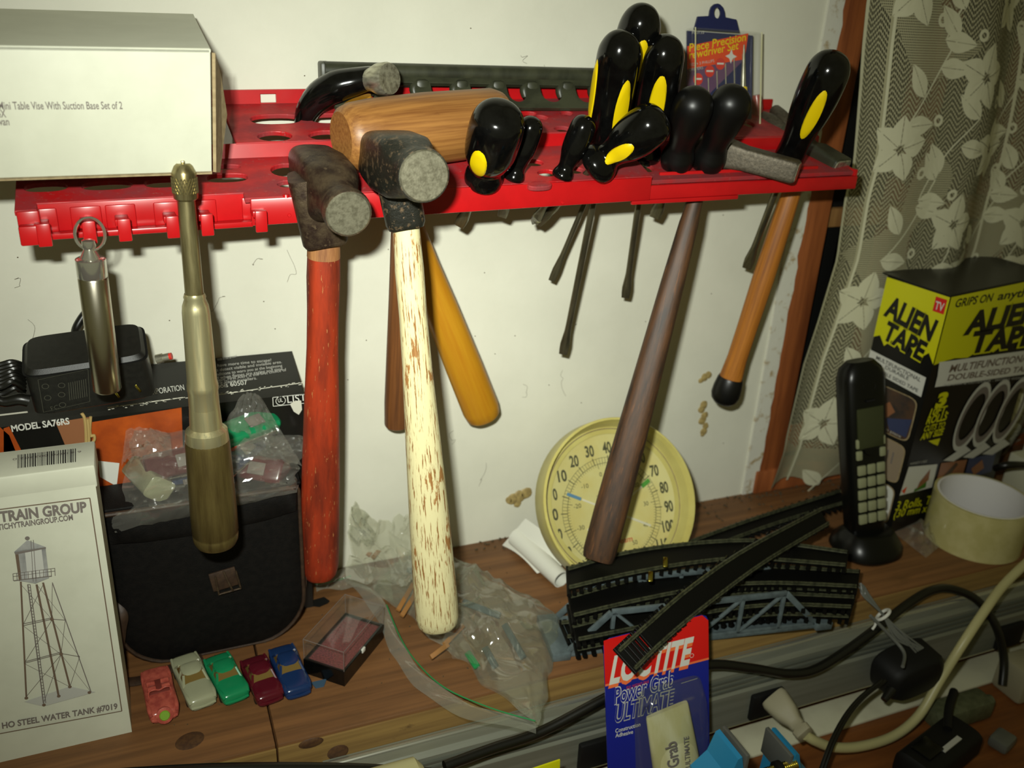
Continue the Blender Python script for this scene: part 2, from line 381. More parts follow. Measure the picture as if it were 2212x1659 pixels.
# lace net: threads with open holes set in zigzag columns (real transparency where the holes are)
def lace_mat():
    m = bpy.data.materials.new('lace_net'); m.use_nodes = True; nt = m.node_tree; N = nt.nodes; L = nt.links
    p = N['Principled BSDF']; p.inputs['Base Color'].default_value = lin((162, 158, 126)); p.inputs['Roughness'].default_value = .85
    a = N.new('ShaderNodeAttribute'); a.attribute_name = 'lc'; sx = N.new('ShaderNodeSeparateXYZ'); L.new(a.outputs['Vector'], sx.inputs[0])
    def mth(op, x, y=None, z=None):
        n = N.new('ShaderNodeMath'); n.operation = op
        for i, k in enumerate((x, y, z)):
            if k is None: continue
            if isinstance(k, (int, float)): n.inputs[i].default_value = k
            else: L.new(k, n.inputs[i])
        return n.outputs[0]
    u, v = sx.outputs[0], sx.outputs[1]
    zig = mth('MULTIPLY', mth('PINGPONG', u, .008), 1.15)
    vv = mth('ADD', v, zig)
    r = mth('FRACT', mth('DIVIDE', vv, .0044)); c = mth('FRACT', mth('DIVIDE', u, .0016))
    hole = mth('MULTIPLY', mth('GREATER_THAN', r, .36), mth('GREATER_THAN', c, .32))
    # finer closed mesh in patches
    mp = N.new('ShaderNodeMapping'); mp.inputs['Scale'].default_value = (9, 9, 9); L.new(a.outputs['Vector'], mp.inputs[0])
    nz = N.new('ShaderNodeTexNoise'); nz.inputs['Scale'].default_value = 1; nz.inputs['Detail'].default_value = 0; L.new(mp.outputs[0], nz.inputs['Vector'])
    patch = mth('GREATER_THAN', nz.outputs['Fac'], .43)
    r2 = mth('FRACT', mth('DIVIDE', v, .0019)); c2 = mth('FRACT', mth('DIVIDE', u, .0016))
    hole2 = mth('MULTIPLY', mth('GREATER_THAN', r2, .55), mth('GREATER_THAN', c2, .45))
    h = mth('ADD', mth('MULTIPLY', hole, patch), mth('MULTIPLY', hole2, mth('SUBTRACT', 1.0, patch)))
    hem = mth('GREATER_THAN', u, .028)     # close-woven hem along the side
    h = mth('MULTIPLY', h, mth('MAXIMUM', hem, mth('MULTIPLY', mth('GREATER_THAN', u, .004), mth('LESS_THAN', u, .024))))
    L.new(mth('SUBTRACT', 1.0, h), p.inputs['Alpha']); MATS['lace_net'] = m
lace_mat()

# ------------------------------------------------------------------ the setting
WX = at(1815, 0, y=0).x                      # right end of the plastered wall
wall = struct(Bx(((-1.2 + WX) / 2, .03, .35), (WX + 1.2, .06, 1.1)), 'wall_back', 'plaster', smooth=False)
# crumbled plaster edge beside the casing
random.seed(3)
edge = MB(); ys = [(-.004, .004)]
pts = []
for k in range(60):
    z = k / 59 * .62 - .002; j = .0035 * noise.noise(V((0, 0, z * 60))) + .002 * noise.noise(V((3, 0, z * 210)))
    pts.append((WX + .004 + j, z))
poly = [(WX - .012, pts[0][1])] + pts + [(WX - .012, pts[-1][1])]
edge.prism(poly, 0, .0022, Matrix(((1, 0, 0, 0), (0, 0, -1, 0), (0, 1, 0, 0), (0, 0, 0, 1))))
struct(edge, 'trim_1', 'old_paint', smooth=False, label='crumbling white painted plaster edge')
struct(Bx((WX + .0165, .004, .3), (.027, .012, .66), bev=.0015), 'trim_2', 'casing_wood')
# window behind the curtain
wn = bpy.data.objects.new('window_1', None); COL.objects.link(wn); wn.location = (WX + .03, .03, 0); ORG['window_1'] = V(wn.location); wn['kind'] = 'structure'
build(Bx((WX + .42, .055, .35), (.84, .004, 1.1)), 'pane', 'night_glass', wn)
zr = at(1805, 458, y=.03).z
for nm, c, d, m in (('stile', (WX + .045, .03, .35), (.03, .03, 1.1), 'black_matte'), ('rail', (WX + .42, .025, zr), (.84, .03, .017), 'pale_wood'),
                    ('stile', (WX + .145, .034, .35), (.022, .026, 1.1), 'casing_wood'), ('stile', (WX + .27, .034, .35), (.03, .026, 1.1), 'casing_wood'),
                    ('rail', (WX + .42, .028, .045), (.84, .03, .03), 'casing_wood'), ('sill', (WX + .42, .02, .012), (.84, .05, .024), 'casing_wood')):
    build(Bx(c, d, bev=.001), nm, m, wn)
# the ledge: two boards butted end to end
LY = -.174
jx = at(560, 1440, z=0).x
led = thing('wooden_ledge', 'stained wooden ledge of butted boards running along the foot of the white wall', 'shelf', (.4, LY / 2, -.085))
for x0, x1 in ((-.9, jx - .0006), (jx + .0006, 1.6)):
    p = build(Bx(((x0 + x1) / 2, LY / 2, -.02), (x1 - x0, -LY, .04), bev=.0012), 'board', 'ledge_wood', led)
    build(Bx(((x0 + x1) / 2, LY - .0008, -.0435), (x1 - x0, .0016, .083), bev=.0004), 'face_board', 'ledge_face', led)
kn = MB()
for px, py, rx, rz in ((730, 1625, .007, .006), (672, 1605, .008, .004)):
    q = at(px, py, y=LY - .0018)
    kn.loft([(0, rx, rz), (.0006, rx * .8, rz * .8)], Matrix.Translation(q) @ Matrix.Rotation(math.pi / 2, 4, 'X'), 18)
build(kn, 'knot', 'knot', led)
q = at(410, 1600, z=0.0)
build(MB().loft([(0, .009, .007), (.0003, .008, .006)], Matrix.Translation(q) @ Matrix.Rotation(.3, 4, 'Z'), 20), 'knot', 'knot', led)
# dirt, lint and old glue where wall and ledge meet
random.seed(11); g = MB()
for k in range(420):
    x = random.uniform(.24, 1.0); d = abs(random.gauss(0, .012)) + .001
    if .28 < x < .45: d *= .6
    s = random.uniform(.0004, .0014); g.box((0, 0, 0), (s * 2, s, s), place((x, -d, s * .4), random.random() * 3), 0)
for k in range(80):
    x = random.uniform(-.02, .3); y = random.uniform(-.15, -.02); s = random.uniform(.0003, .0007); g.box((0, 0, 0), (s * 2, s, s), place((x, y, s * .4), random.random() * 3), 0)
build(g, 'crumbs_of_dirt', 'lint', label='brown crumbs and lint lying along the joint of wall and ledge', cat='dirt', kind='stuff')
def blob(px0, pts, name, lab):
    m = MB(); L_, R_ = [], []
    for k, (px, py, r) in enumerate(pts):
        q = at(px, py, y=0); m.loft([(0, r * 1.1, r * 1.25, 2.6), (.0006, r, r * 1.15, 2.6), (.0010, r * .7, r * .85)], Matrix.Translation(q) @ Matrix.Rotation(math.pi / 2, 4, 'X') @ Matrix.Rotation(k * .9, 4, 'Z'), 12)
    build(m, name, 'glue', label=lab, cat='glue', kind=None)
blob(0, [(1520, 875, .0035), (1515, 885, .003), (1522, 897, .003), (1517, 908, .0035), (1524, 920, .0028), (1520, 932, .003), (1518, 938, .002)], 'glue_blob', 'tall brown glue drip on the white wall below the black rubber hammer end')
blob(0, [(1522, 815, .0032), (1530, 810, .003), (1514, 822, .0022)], 'glue_blob', 'small brown glue smear on the wall beside the black rubber hammer end')
blob(0, [(1108, 1078, .0045), (1122, 1072, .005), (1135, 1066, .005), (1118, 1088, .003), (1100, 1080, .003)], 'glue_blob', 'flat tan glue patch on the wall left of the round thermometer')
# cobweb strands and pencil-thin scuffs on the wall
random.seed(5); g = MB()
for (px, py) in ((1485 - 1000 + 640, 120), (1175, 140), (620, 540), (190, 620), (60, 690), (1215, 800), (480, 640), (40, 600), (560, 560), (1050, 1000), (1130, 830), (980, 930)):
    a = at(px, py, y=-.0008); pts = [a]
    for k in range(5): pts.append(pts[-1] + V((random.uniform(-.004, .004), 0, random.uniform(-.007, .001))))
    g.tube(pts, .00009, 4, 3)
for k in range(46):
    a = at(random.uniform(20, 1600), random.uniform(20, 1000), y=-.0003); g.loft([(0, .0005, .0004), (.0004, .0004, .0003)], Matrix.Translation(a) @ Matrix.Rotation(math.pi / 2, 4, 'X'), 6)
build(g, 'cobweb_strands', 'lint', label='fine grey cobweb strands and specks clinging to the white wall', cat='cobweb', kind='stuff')
# lower bench
bench = thing('workbench', 'brown wooden workbench top below and in front of the ledge', 'workbench', (.4, -.4, -.14))
build(Bx((.4, -.37, -.115), (2.6, .39, .03), bev=.001), 'bench_top', 'bench_wood', bench)
a = at(1990, 1530, z=-.1); wb = MB()
yb = -.209
wb.box((.6, (yb - .180) / 2, -.0985), (1.3, -(yb + .180), .003), bev=.0008)
build(wb, 'paper_sheet', 'white_board', label='long white paper strip on the workbench in front of the power strip', cat='paper')
# lace curtain
LX = [(0, 1872), (100, 1862), (186, 1856), (287, 1848), (355, 1842), (429, 1824), (560, 1806), (700, 1764), (787, 1735), (944, 1698), (1035, 1684)]
ED = [(at(px, py, y=-.03).z, at(px, py, y=-.03).x) for py, px in LX]
def edge_x(z):
    if z >= ED[0][0]: return ED[0][1]
    for (z0, x0), (z1, x1) in zip(ED, ED[1:]):
        if z <= z0 and z >= z1: return x0 + (x1 - x0) * (z0 - z) / (z0 - z1)
    return ED[-1][1]
def curt(u, z):
    x = edge_x(z) + u * .93
    g_ = lambda u: .008 * math.sin(u * 34 + .5 + z * 1.3) + .004 * math.sin(u * 71 + z * 4) + .002 * math.sin(z * 22 + u * 9)
    y = -.030 + g_(u) - g_(0) + .010 * min(1, u * 5)
    return V((x, y + .012 * max(0, .06 - z) / .06, z))
def bottom(u): return .012 + .007 * abs(math.sin(u * 60))
NU, NZ = 220, 90; cm = MB(); vs = []; ls = []
for j in range(NZ + 1):
    for i in range(NU + 1):
        u = i / NU * .66; t = j / NZ; z = .62 + (bottom(u) - .62) * t; vs.append(curt(u, z)); ls.append(V((u, z, 0)))
fs = [[j * (NU + 1) + i, j * (NU + 1) + i + 1, (j + 1) * (NU + 1) + i + 1, (j + 1) * (NU + 1) + i] for j in range(NZ) for i in range(NU)]
cm.v = vs; cm.l = ls; cm.f = fs
cu = thing('lace_curtain', 'cream lace curtain with leaf and flower pattern hanging over the dark window', 'curtain', (.75, -.03, .02))
build(cm, 'net', 'lace_net', cu, angle=180)
mo = MB(); random.seed(21)
def cpt(u, z, w=.0006):
    return curt(u, z) + V((-.25, -1, 0)).normalized() * w
def motif(poly_uv, c):
    n = len(poly_uv); b = len(mo.v)
    for (u, z) in [c] + poly_uv: mo.v.append(cpt(u, z)); mo.l.append(V((u, z, 0)))
    for i in range(n): mo.f.append([b, b + 1 + i, b + 1 + (i + 1) % n])
def leaf(u, z, a, ln, wd):
    for sd in (1, -1):
        pts = []
        for k in range(9): t = k / 8; pts.append((t * ln, sd * (.04 * wd + wd * math.sin(math.pi * t ** .8))))
        pts += [(t / 4 * ln, sd * .03 * wd) for t in (4, 3, 2, 1, 0)]
        q = [(u + x * math.cos(a) - y * math.sin(a), z + x * math.sin(a) + y * math.cos(a)) for x, y in pts]
        motif(q, (u + ln * .5 * math.cos(a) - sd * wd * .4 * math.sin(a), z + ln * .5 * math.sin(a) + sd * wd * .4 * math.cos(a)))
def ring(u, z, r):
    for k in range(14):
        a, b_ = 2 * math.pi * k / 14, 2 * math.pi * (k + 1) / 14
        q = [(u + r * math.cos(t) * s, z + r * math.sin(t) * s) for t, s in ((a, 1), (b_, 1), (b_, .45), (a, .45))]
        motif(q, (sum(p[0] for p in q) / 4, sum(p[1] for p in q) / 4))
def stem(p, q, bend, th=.0009):
    pr = None
    for k in range(13):
        t = k / 12; u = p[0] + (q[0] - p[0]) * t; z = p[1] + (q[1] - p[1]) * t; b_ = bend * math.sin(math.pi * t)
        c = (u + b_, z)
        if pr: motif([(pr[0] - th, pr[1]), (c[0] - th, c[1]), (c[0] + th, c[1]), (pr[0] + th, pr[1])], ((pr[0] + c[0]) / 2, (pr[1] + c[1]) / 2))
        pr = c
for r_ in range(10):
    for c_ in range(10):
        u0 = .045 + c_ * .056 + (r_ % 2) * .024; z0 = .57 - r_ * .060 + random.uniform(-.01, .01)
        if c_ % 2 == r_ % 2:
            for k in range(5):
                a = k * 1.2566 + random.random() * .3; leaf(u0 + .003 * math.cos(a), z0 + .003 * math.sin(a), a, .025, .0095)
            ring(u0 + .03, z0 - .02, .0055)
        else:
            stem((u0 - .02, z0 - .035), (u0 + .025, z0 + .035), random.uniform(-.012, .012))
            for k in range(4):
                t = k / 3; leaf(u0 - .02 + .045 * t, z0 - .035 + .07 * t, .5 + (1.8 if k % 2 else -.6) + random.uniform(-.2, .2), .030, .0078)
            ring(u0 + .015, z0 - .03, .005)
build(mo, 'woven_leaves', 'lace_thread', cu, kind='stuff', smooth=False)
hm = MB()
for u0, u1 in ((0, .0035), (.0262, .0285), (.19, .194), (.42, .424)):
    b = len(hm.v)
    for j in range(60):
        z = .62 - j / 59 * .605
        for u in (u0, u1): hm.v.append(cpt(u, z, .0005)); hm.l.append(V((u, z, 0)))
    for j in range(59): hm.f.append([b + j * 2, b + j * 2 + 1, b + j * 2 + 3, b + j * 2 + 2])
build(hm, 'hem', 'lace_thread', cu)
# ------------------------------------------------------------------ red tool racks
RT = .022
def rk(x, y, z, x0=.08): return V((x, y, z + RT * (x - x0)))
U1 = V((1, 0, RT)).normalized()
T1O = rk(0, -.002, .3655); T1S = V((0, -.052, -.0155)).normalized()
T2O = rk(0, -.055, .3415); T2S = V((0, -.045, -.0140)).normalized()
def basis(O, U, S):
    n = U.cross(S).normalized()
    if n.z < 0: n = -n
    return Matrix(((U.x, S.x, n.x, O.x), (U.y, S.y, n.y, O.y), (U.z, S.z, n.z, O.z), (0, 0, 0, 1)))
B1 = basis(T1O, U1, T1S); B2 = basis(T2O, U1, T2S)
def pl_uv(B, px, py):
    n = B.to_3x3() @ V((0, 0, 1)); p = on(px, py, B.translation, n); q = B.inverted() @ p; return q.x, q.y
def tier(px, py, B, lift=0.0):
    u, v = pl_uv(B, px, py); return B @ V((u, v, lift))
def ell(c, a, b, rot=0.0, p=2.0, n=22):
    r = []
    for i in range(n):
        t = 2 * math.pi * i / n; x = a * math.copysign(abs(math.cos(t)) ** (2 / p), math.cos(t)); y = b * math.copysign(abs(math.sin(t)) ** (2 / p), math.sin(t))
        r.append((c[0] + x * math.cos(rot) - y * math.sin(rot), c[1] + x * math.sin(rot) + y * math.cos(rot)))
    return r
def hole(B, px0, px1, py, hb, p=2.6, rot=0):
    a = pl_uv(B, px0, py); b = pl_uv(B, px1, py)
    return ell(((a[0] + b[0]) / 2, (a[1] + b[1]) / 2), abs(b[0] - a[0]) / 2, hb, rot, p)
rack = thing('tool_rack', 'long red plastic tool rack with hooks, nearer left one, under the hammers and white box', 'tool rack', (.12, -.05, .31))
xa = at(505, 300, y=-.05).x; xb = .318
SL = .054; S2 = .0471
h1 = [hole(B1, 538, 652, 262, .0075), hole(B1, 668, 760, 260, .0075), hole(B1, 553, 634, 299, .0072, 2), hole(B1, 664, 750, 297, .0072, 2),
      hole(B1, 775, 860, 296, .0072, 2), hole(B1, 885, 965, 294, .0072, 2), hole(B1, 1120, 1160, 250, .004, 2), hole(B1, 1155, 1185, 258, .004, 2, .5),
      hole(B1, 1208, 1238, 249, .004, 2), hole(B1, 1120, 1160, 285, .005, 2), hole(B1, 1195, 1235, 283, .005, 2)]
tl = pl_uv(B1, 480, 232)[0]; t2 = pl_uv(B1, 512, 312)[0]
build(MB().plate([(tl, .001), (xb, .001), (xb, SL), (t2, SL)], h1, .0018, B1, .0007), 'upper_tier', 'red_dusty', rack, smooth=False)
# rear flange on the wall, with a small square opening
fx0 = .02; M = Matrix(((1, 0, 0, 0), (0, 0, -1, -.002), (RT, 1, 0, .3655 - RT * .08), (0, 0, 0, 1)))
q = at(579, 212, y=-.002); sqz = q.z - (.3655 + RT * (q.x - .08))
build(MB().plate([(fx0, 0), (xb, 0), (xb, .0095), (fx0, .0095)], [[(q.x - .0052, sqz - .003), (q.x + .0052, sqz - .003), (q.x + .0052, sqz + .003), (q.x - .0052, sqz + .003)],
      [(.268, .002), (.277, .002), (.277, .0075), (.268, .0075)], [(.19, .002), (.199, .002), (.199, .0075), (.19, .0075)]], .002, M, .0003), 'wall_flange', 'red_plastic', rack, smooth=False)
# riser between the two tiers
rz = MB(); e1 = B1 @ V((0, SL, 0)); e2 = B2 @ V((0, 0, 0))
for x0, x1 in ((pl_uv(B1, 480, 330)[0] - .02, xb),):
    vs = []
    for x in (x0, x1):
        for (y, z) in ((e1.y + .0012, e1.z - .0005), (e1.y - .0008, e1.z + .0009), (e2.y - .0012, e2.z + .0009), (e2.y + .0008, e2.z - .0009)):
            vs.append((x, y, z + RT * x))
    rz.add(vs, [(0, 1, 2, 3), (7, 6, 5, 4), (0, 4, 5, 1), (1, 5, 6, 2), (2, 6, 7, 3), (3, 7, 4, 0)])
build(rz, 'riser', 'red_plastic', rack, smooth=False)
h2 = [hole(B2, 50, 150, 409, .0056), hole(B2, 174, 290, 405, .0056), hole(B2, 310, 398, 400, .0056), hole(B2, 444, 538, 389, .0056), hole(B2, 440, 522, 366, .0035),
      hole(B2, 582, 660, 372, .0085, 2), hole(B2, 596, 650, 402, .0045, 2), hole(B2, 900, 960, 372, .008, 2), hole(B2, 1130, 1175, 356, .005, 2), hole(B2, 1158, 1205, 378, .005, 2),
      hole(B2, 1140, 1190, 402, .003, 2.4), hole(B2, 820, 880, 400, .004, 2), hole(B2, 1220, 1262, 372, .005, 2)]
xl = at(30, 430, y=-.1).x; xj = at(532, 440, y=-.1).x
uL = xl + .0; r0 = S2 - .0065
build(MB().plate([(uL, .001), (xb, .001), (xb, S2), (xj, S2), (xj, r0), (uL + .009, r0), (uL + .009, S2), (uL, S2)], h2, .0018, B2, .0007), 'lower_tier', 'red_dusty', rack, smooth=False)
fr = B2 @ V((0, S2, 0)); yf = fr.y; zf = fr.z
def lipbox(x0, x1, y0, y1, z0, z1, bev=.0008):
    return MB().box(((x0 + x1) / 2, (y0 + y1) / 2, (z0 + z1) / 2), (x1 - x0, abs(y1 - y0), z1 - z0), Matrix(((1, 0, 0, 0), (0, 1, 0, 0), (RT, 0, 1, -RT * 0), (0, 0, 0, 1))), bev)
zb = zf - .0142
build(lipbox(xj + .002, xb, yf, yf - .0022, zb, zf + .001), 'front_lip', 'red_plastic', rack)
build(lipbox(uL, uL + .0105, yf + .004, yf - .0022, zb - .0016, zf + .001), 'front_lip', 'red_plastic', rack)
build(lipbox(uL + .0004, uL + .0150, yf - .0020, yf - .0080, zb - .0014, zb + .0088, .0009), 'corner_block', 'red_plastic', rack)
fq = B2 @ V((0, r0, 0))
build(lipbox(uL + .009, xj + .002, fq.y + .001, fq.y - .001, zb + .002, fq.z + .0006, .0004), 'recessed_front', 'red_plastic', rack)
build(lipbox(uL + .004, xj + .003, fq.y, yf - .001, zb - .0008, zb + .0024, .0006), 'bottom_flange', 'red_plastic', rack)
def hook(x, wd=.0066):
    h = build(lipbox(x - .0075, x + .0075, fq.y - .0008, fq.y - .0024, zf - .012, zf + .0005, .0007), 'hook', 'red_plastic', rack)
    build(lipbox(x - wd / 2, x + wd / 2, fq.y - .002, yf - .0072, zf - .0085, zf - .0048, .0006), 'arm', 'red_plastic', h)
    build(lipbox(x - wd / 2 + .001, x + wd / 2 + .001, yf - .006, yf - .0088, zf - .0165, zf - .0044, .0007), 'tip', 'red_plastic', h)
for px in (88, 186, 262, 366, 440, 556): hook(at(px, 470, y=yf).x)
bm_ = MB()
for px, py in ((625, 465), (1215, 438)): 
    p = at(px, py, y=yf - .0024); bm_.loft([(0, .0011, .0011), (.0005, .0009, .0009)], Matrix.Translation(p) @ Matrix.Rotation(math.pi / 2, 4, 'X'), 12)
p = tier(618, 428, B2, .0006); bm_.loft([(0, .0022, .0022), (.0016, .0018, .0018)], Matrix.Translation(p), 14)
build(bm_, 'boss', 'red_plastic', rack)
# the farther rack: shallow tray with a thin front rail
RT2 = .012
def SB(x0, x1, y0, y1, z0, z1, bev=.0006): return MB().box(((x0 + x1) / 2, (y0 + y1) / 2, (z0 + z1) / 2), (x1 - x0, abs(y1 - y0), z1 - z0), Matrix(((1, 0, 0, 0), (0, 1, 0, 0), (RT2, 0, 1, -RT2 * .4), (0, 0, 0, 1))), bev)
rack2 = thing('tool_rack', 'shorter red plastic tool rack at the right, its end at the lace curtain', 'tool rack', (.40, -.05, .32))
xr0 = .300; xr1 = at(1850, 390, y=-.1).x; zr1 = .329; x3 = at(1650, 420, y=-.1).x
B3 = basis(V((0, -.003, .362 - RT2 * .4)), V((1, 0, RT2)).normalized(), V((0, -.052, -.0125)).normalized())
B4 = basis(V((0, -.056, .3405 - RT2 * .4)), V((1, 0, RT2)).normalized(), V((0, -.042, -.010)).normalized())
h3 = [ell((x, .027), .006, .009) for x in (.33, .352, .374, .396, .418, .44)]
build(MB().plate([(xr0, .001), (xr1 - .008, .001), (xr1 - .004, .053), (xr0, .053)], h3, .0018, B3, .0006), 'upper_tier', 'red_dusty', rack2, smooth=False)
build(MB().plate([(xr0, .001), (xr1, .001), (xr1, .043), (xr0, .043)], [ell((x, .022), .007, .009) for x in (.325, .348, .371, .394, .417, .440)], .0018, B4, .0006), 'lower_tier', 'red_dusty', rack2, smooth=False)
build(SB(xr0, xr1 - .004, -.0550, -.0575, .340, .3505), 'riser', 'red_plastic', rack2)
build(SB(xr0, xr1 - .01, -.001, -.003, .361, .371), 'wall_flange', 'red_plastic', rack2)
build(SB(xr0 + .002, xr1, -.0975, -.101, .3195, .3290, .001), 'front_rail', 'red_plastic', rack2)
build(SB(xr0 + .006, xr0 + .09, -.0975, -.100, .3165, .3193, .0004), 'bottom_flange', 'red_plastic', rack2)
build(SB(xr1 - .003, xr1, -.056, -.100, .320, .3335, .0008), 'end_wall', 'red_plastic', rack2)
build(SB(xr0 + .03, xr1 - .03, -.090, -.092, .327, .3355, .0005), 'inner_rib', 'red_plastic', rack2)
# small straw coloured bristle / handle tips behind the clear set
# ------------------------------------------------------------------ black bar with hooks on the wall
br = thing('tool_bar', 'black plastic tool holder bar with open hooks fixed to the wall behind the mallet', 'tool holder', (.2, -.01, .36))
a = at(700, 152, y=-.012); b = at(1300, 165, y=-.012); yb_ = -.012
build(MB().tube([a, b], .0056, 18, 1), 'rod', 'black_rack', br)
dz = (b.z - a.z) / (b.x - a.x)
def bz(x, off): return a.z + dz * (x - a.x) + off
build(MB().box(((a.x + b.x) / 2, -.004, (a.z + b.z) / 2 + .0005), (b.x - a.x + .003, .005, .008), bev=.0008), 'back_plate', 'black_rack', br)
Mh = Matrix(((1, 0, 0, 0), (0, .62, -.785, -.0125), (dz, .785, .62, bz(0, 0)), (0, 0, 0, 1)))
xsh = [at(px, 190, y=-.012).x for px in (735, 820, 905, 990, 1068, 1140, 1216, 1284)]
hp = MB(); hls = []
for x0, x1 in zip(xsh, xsh[1:]):
    c = (x0 + x1) / 2; hw = (x1 - x0) / 2 - .0052
    hls.append([(c - hw, -.0085), (c + hw, -.0085)] + [(c + hw * math.cos(t), -.0145 - .0078 * math.sin(t)) for t in [math.pi * k / 10 for k in range(11)]])
hp.plate([(a.x + .003, -.002), (b.x, -.002), (b.x, -.0262), (a.x + .003, -.0262)], hls, .003, Mh, .0004)
build(hp, 'hook_plate', 'black_rack', br, smooth=False)
for x in xsh:
    hk = MB(); hk.box((x, -.0185, bz(x, -.012)), (.0092, .006, .017), bev=.0026)
    hk.tube([V((x - .001, -.0165, bz(x, -.006))), V((x - .0056, -.0185, bz(x, -.009))), V((x - .0050, -.0205, bz(x, -.014)))], [.0032, .0032, .0024], 10, 4)
    build(hk, 'hook', 'black_rack', br)
lc_ = MB(); p = at(703, 160, y=-.01); lc_.box((p.x, -.008, p.z), (.007, .012, .015), bev=.0015); build(lc_, 'end_cap', 'black_rack', br)

# ------------------------------------------------------------------ hammers
def hammer_handle(A, B, secs, m, parent, name='handle', hint=None, label=None, wide=1):
    """secs: (fraction, half width across the view, half depth, power)"""
    A = V(A); B = V(B); L_ = (B - A).length
    M = frame(A, B, hint)
    if wide != 1: secs = [(s_[0], s_[1] * wide, s_[2] * wide, *s_[3:]) for s_ in secs]
    return build(MB().loft([(s[0] * L_, s[2], s[1], s[3] if len(s) > 3 else 2.3) for s in secs], M, 28), name, m, parent, label=label)
# short sledge with red painted handle
hm_ = thing('hammer', 'short rusty sledge hammer with worn red-orange painted handle on the rack', 'hammer', at(690, 500, y=-.105))
A = at(700, 505, y=-.103); B = at(690, 1243, y=-.06)
hammer_handle(A, B, [(-.06, .0085, .007), (0, .0090, .0075), (.03, .0094, .008), (.10, .0100, .0088), (.18, .0096, .0084), (.28, .0098, .0084), (.45, .0114, .0095), (.65, .0128, .0105), (.85, .0136, .0112), (.955, .0138, .0112), (.985, .0125, .0100), (1, .0100, .008)], 'red_paint_wood', hm_)
hammer_handle(A + (A - B).normalized() * .003, A + (B - A).normalized() * .014, [(0, .0091, .0077), (1, .0098, .0086)], 'raw_wood', hm_, 'handle_neck')
P0 = at(668, 352, y=-.062); P1 = at(753, 462, y=-.150); dd = (P1 - P0).normalized()
M = frame(P0, P1, V((0, 0, 1)))
L_ = (P1 - P0).length
hd = MB().loft([(-.006, .008, .0105, 3), (-.003, .0105, .0120, 3), (.010, .0140, .0140, 3.6), (.030, .0160, .0150, 5), (.052, .0164, .0148, 5), (.059, .0156, .0140, 4), (.066, .0124, .0118, 2.2), (.074, .0112, .0112, 2), (.080, .0126, .0126, 2), (L_ - .003, .0131, .0131, 2), (L_, .0126, .0126, 2)], M, 32)
hd.loft([(0, .0110, .0120, 5), (.002, .0122, .0130, 5), (.040, .0130, .0136, 5)], frame(at(703, 522, y=-.104), at(672, 370, y=-.106)), 32)
build(hd, 'head', 'iron_brown', hm_, angle=50)
build(MB().loft([(L_ - .0002, .0123, .0123), (L_ + .0010, .0113, .0113)], M, 32), 'striking_face', 'struck_face', hm_)
# sledge with chipped white painted handle
hm_ = thing('hammer', 'sledge hammer with black head and chipped cream-white painted handle', 'hammer', at(872, 500, y=-.12))
A = at(876, 478, y=-.122); B = at(946, 1352, y=-.142)
hammer_handle(A, B, [(-.04, .0075, .007), (0, .0078, .0076), (.04, .0080, .0078), (.10, .0086, .0082), (.2, .0084, .0082), (.32, .0092, .0086), (.5, .0112, .0096), (.7, .0132, .0110), (.88, .0146, .0120), (.965, .0148, .0122), (.988, .0138, .0114), (1, .0116, .0094)], 'white_paint_wood', hm_)
P0 = at(812, 330, y=-.090); P1 = at(916, 380, y=-.176); M = frame(P0, P1, V((0, 0, 1))); L_ = (P1 - P0).length
hd = MB().loft([(-.004, .0085, .0110, 3), (.000, .0105, .0125, 3), (.014, .0145, .0142, 4), (.034, .0166, .0152, 5), (.056, .0166, .0150, 5), (.062, .0156, .0144, 4), (.070, .0130, .0126, 2.2), (.077, .0122, .0122, 2), (.083, .0136, .0136, 2), (L_ - .003, .0141, .0141, 2), (L_, .0136, .0136, 2)], M, 32)
hd.loft([(0, .0095, .0100, 4), (.003, .0112, .0114, 4), (.045, .0128, .0128, 4)], frame(at(878, 492, y=-.124), at(852, 350, y=-.118)), 32)
build(hd, 'head', 'iron_black', hm_, angle=50)
build(MB().loft([(L_ - .0002, .0134, .0134), (L_ + .0010, .0124, .0124)], M, 32), 'striking_face', 'struck_face', hm_)
# claw hammer with yellow handle, black claws
hm_ = thing('claw_hammer', 'claw hammer with black claws, polished face and yellow wooden handle, behind the mallet', 'hammer', at(900, 500, y=-.03))
A = at(772, 215, y=-.040); B = at(1046, 902, y=-.022)
hammer_handle(A, B, [(0, .009, .006), (.3, .0105, .008), (.46, .0110, .0085), (.6, .0125, .0100), (.8, .0140, .011), (.96, .0146, .0115), (.99, .0135, .0105), (1, .011, .009)], 'yellow_wood', hm_)
cl = [at(652, 282, y=-.018), at(664, 240, y=-.024), at(692, 206, y=-.030), at(728, 186, y=-.036), at(768, 176, y=-.040), at(808, 166, y=-.046)]
build(MB().tube(cl, [.0048, .0074, .0090, .0096, .0084, .0064], 16, 5, flat=1.0), 'claw', 'black_gloss', hm_)
P0 = at(795, 172, y=-.044); P1 = at(842, 170, y=-.060); M = frame(P0, P1, V((0, 0, 1))); L_ = (P1 - P0).length
build(MB().loft([(-.004, .0062, .0062), (.004, .0072, .0072), (.010, .0094, .0094), (L_ - .002, .0098, .0098), (L_, .0091, .0091)], M, 28), 'striking_face', 'steel', hm_)
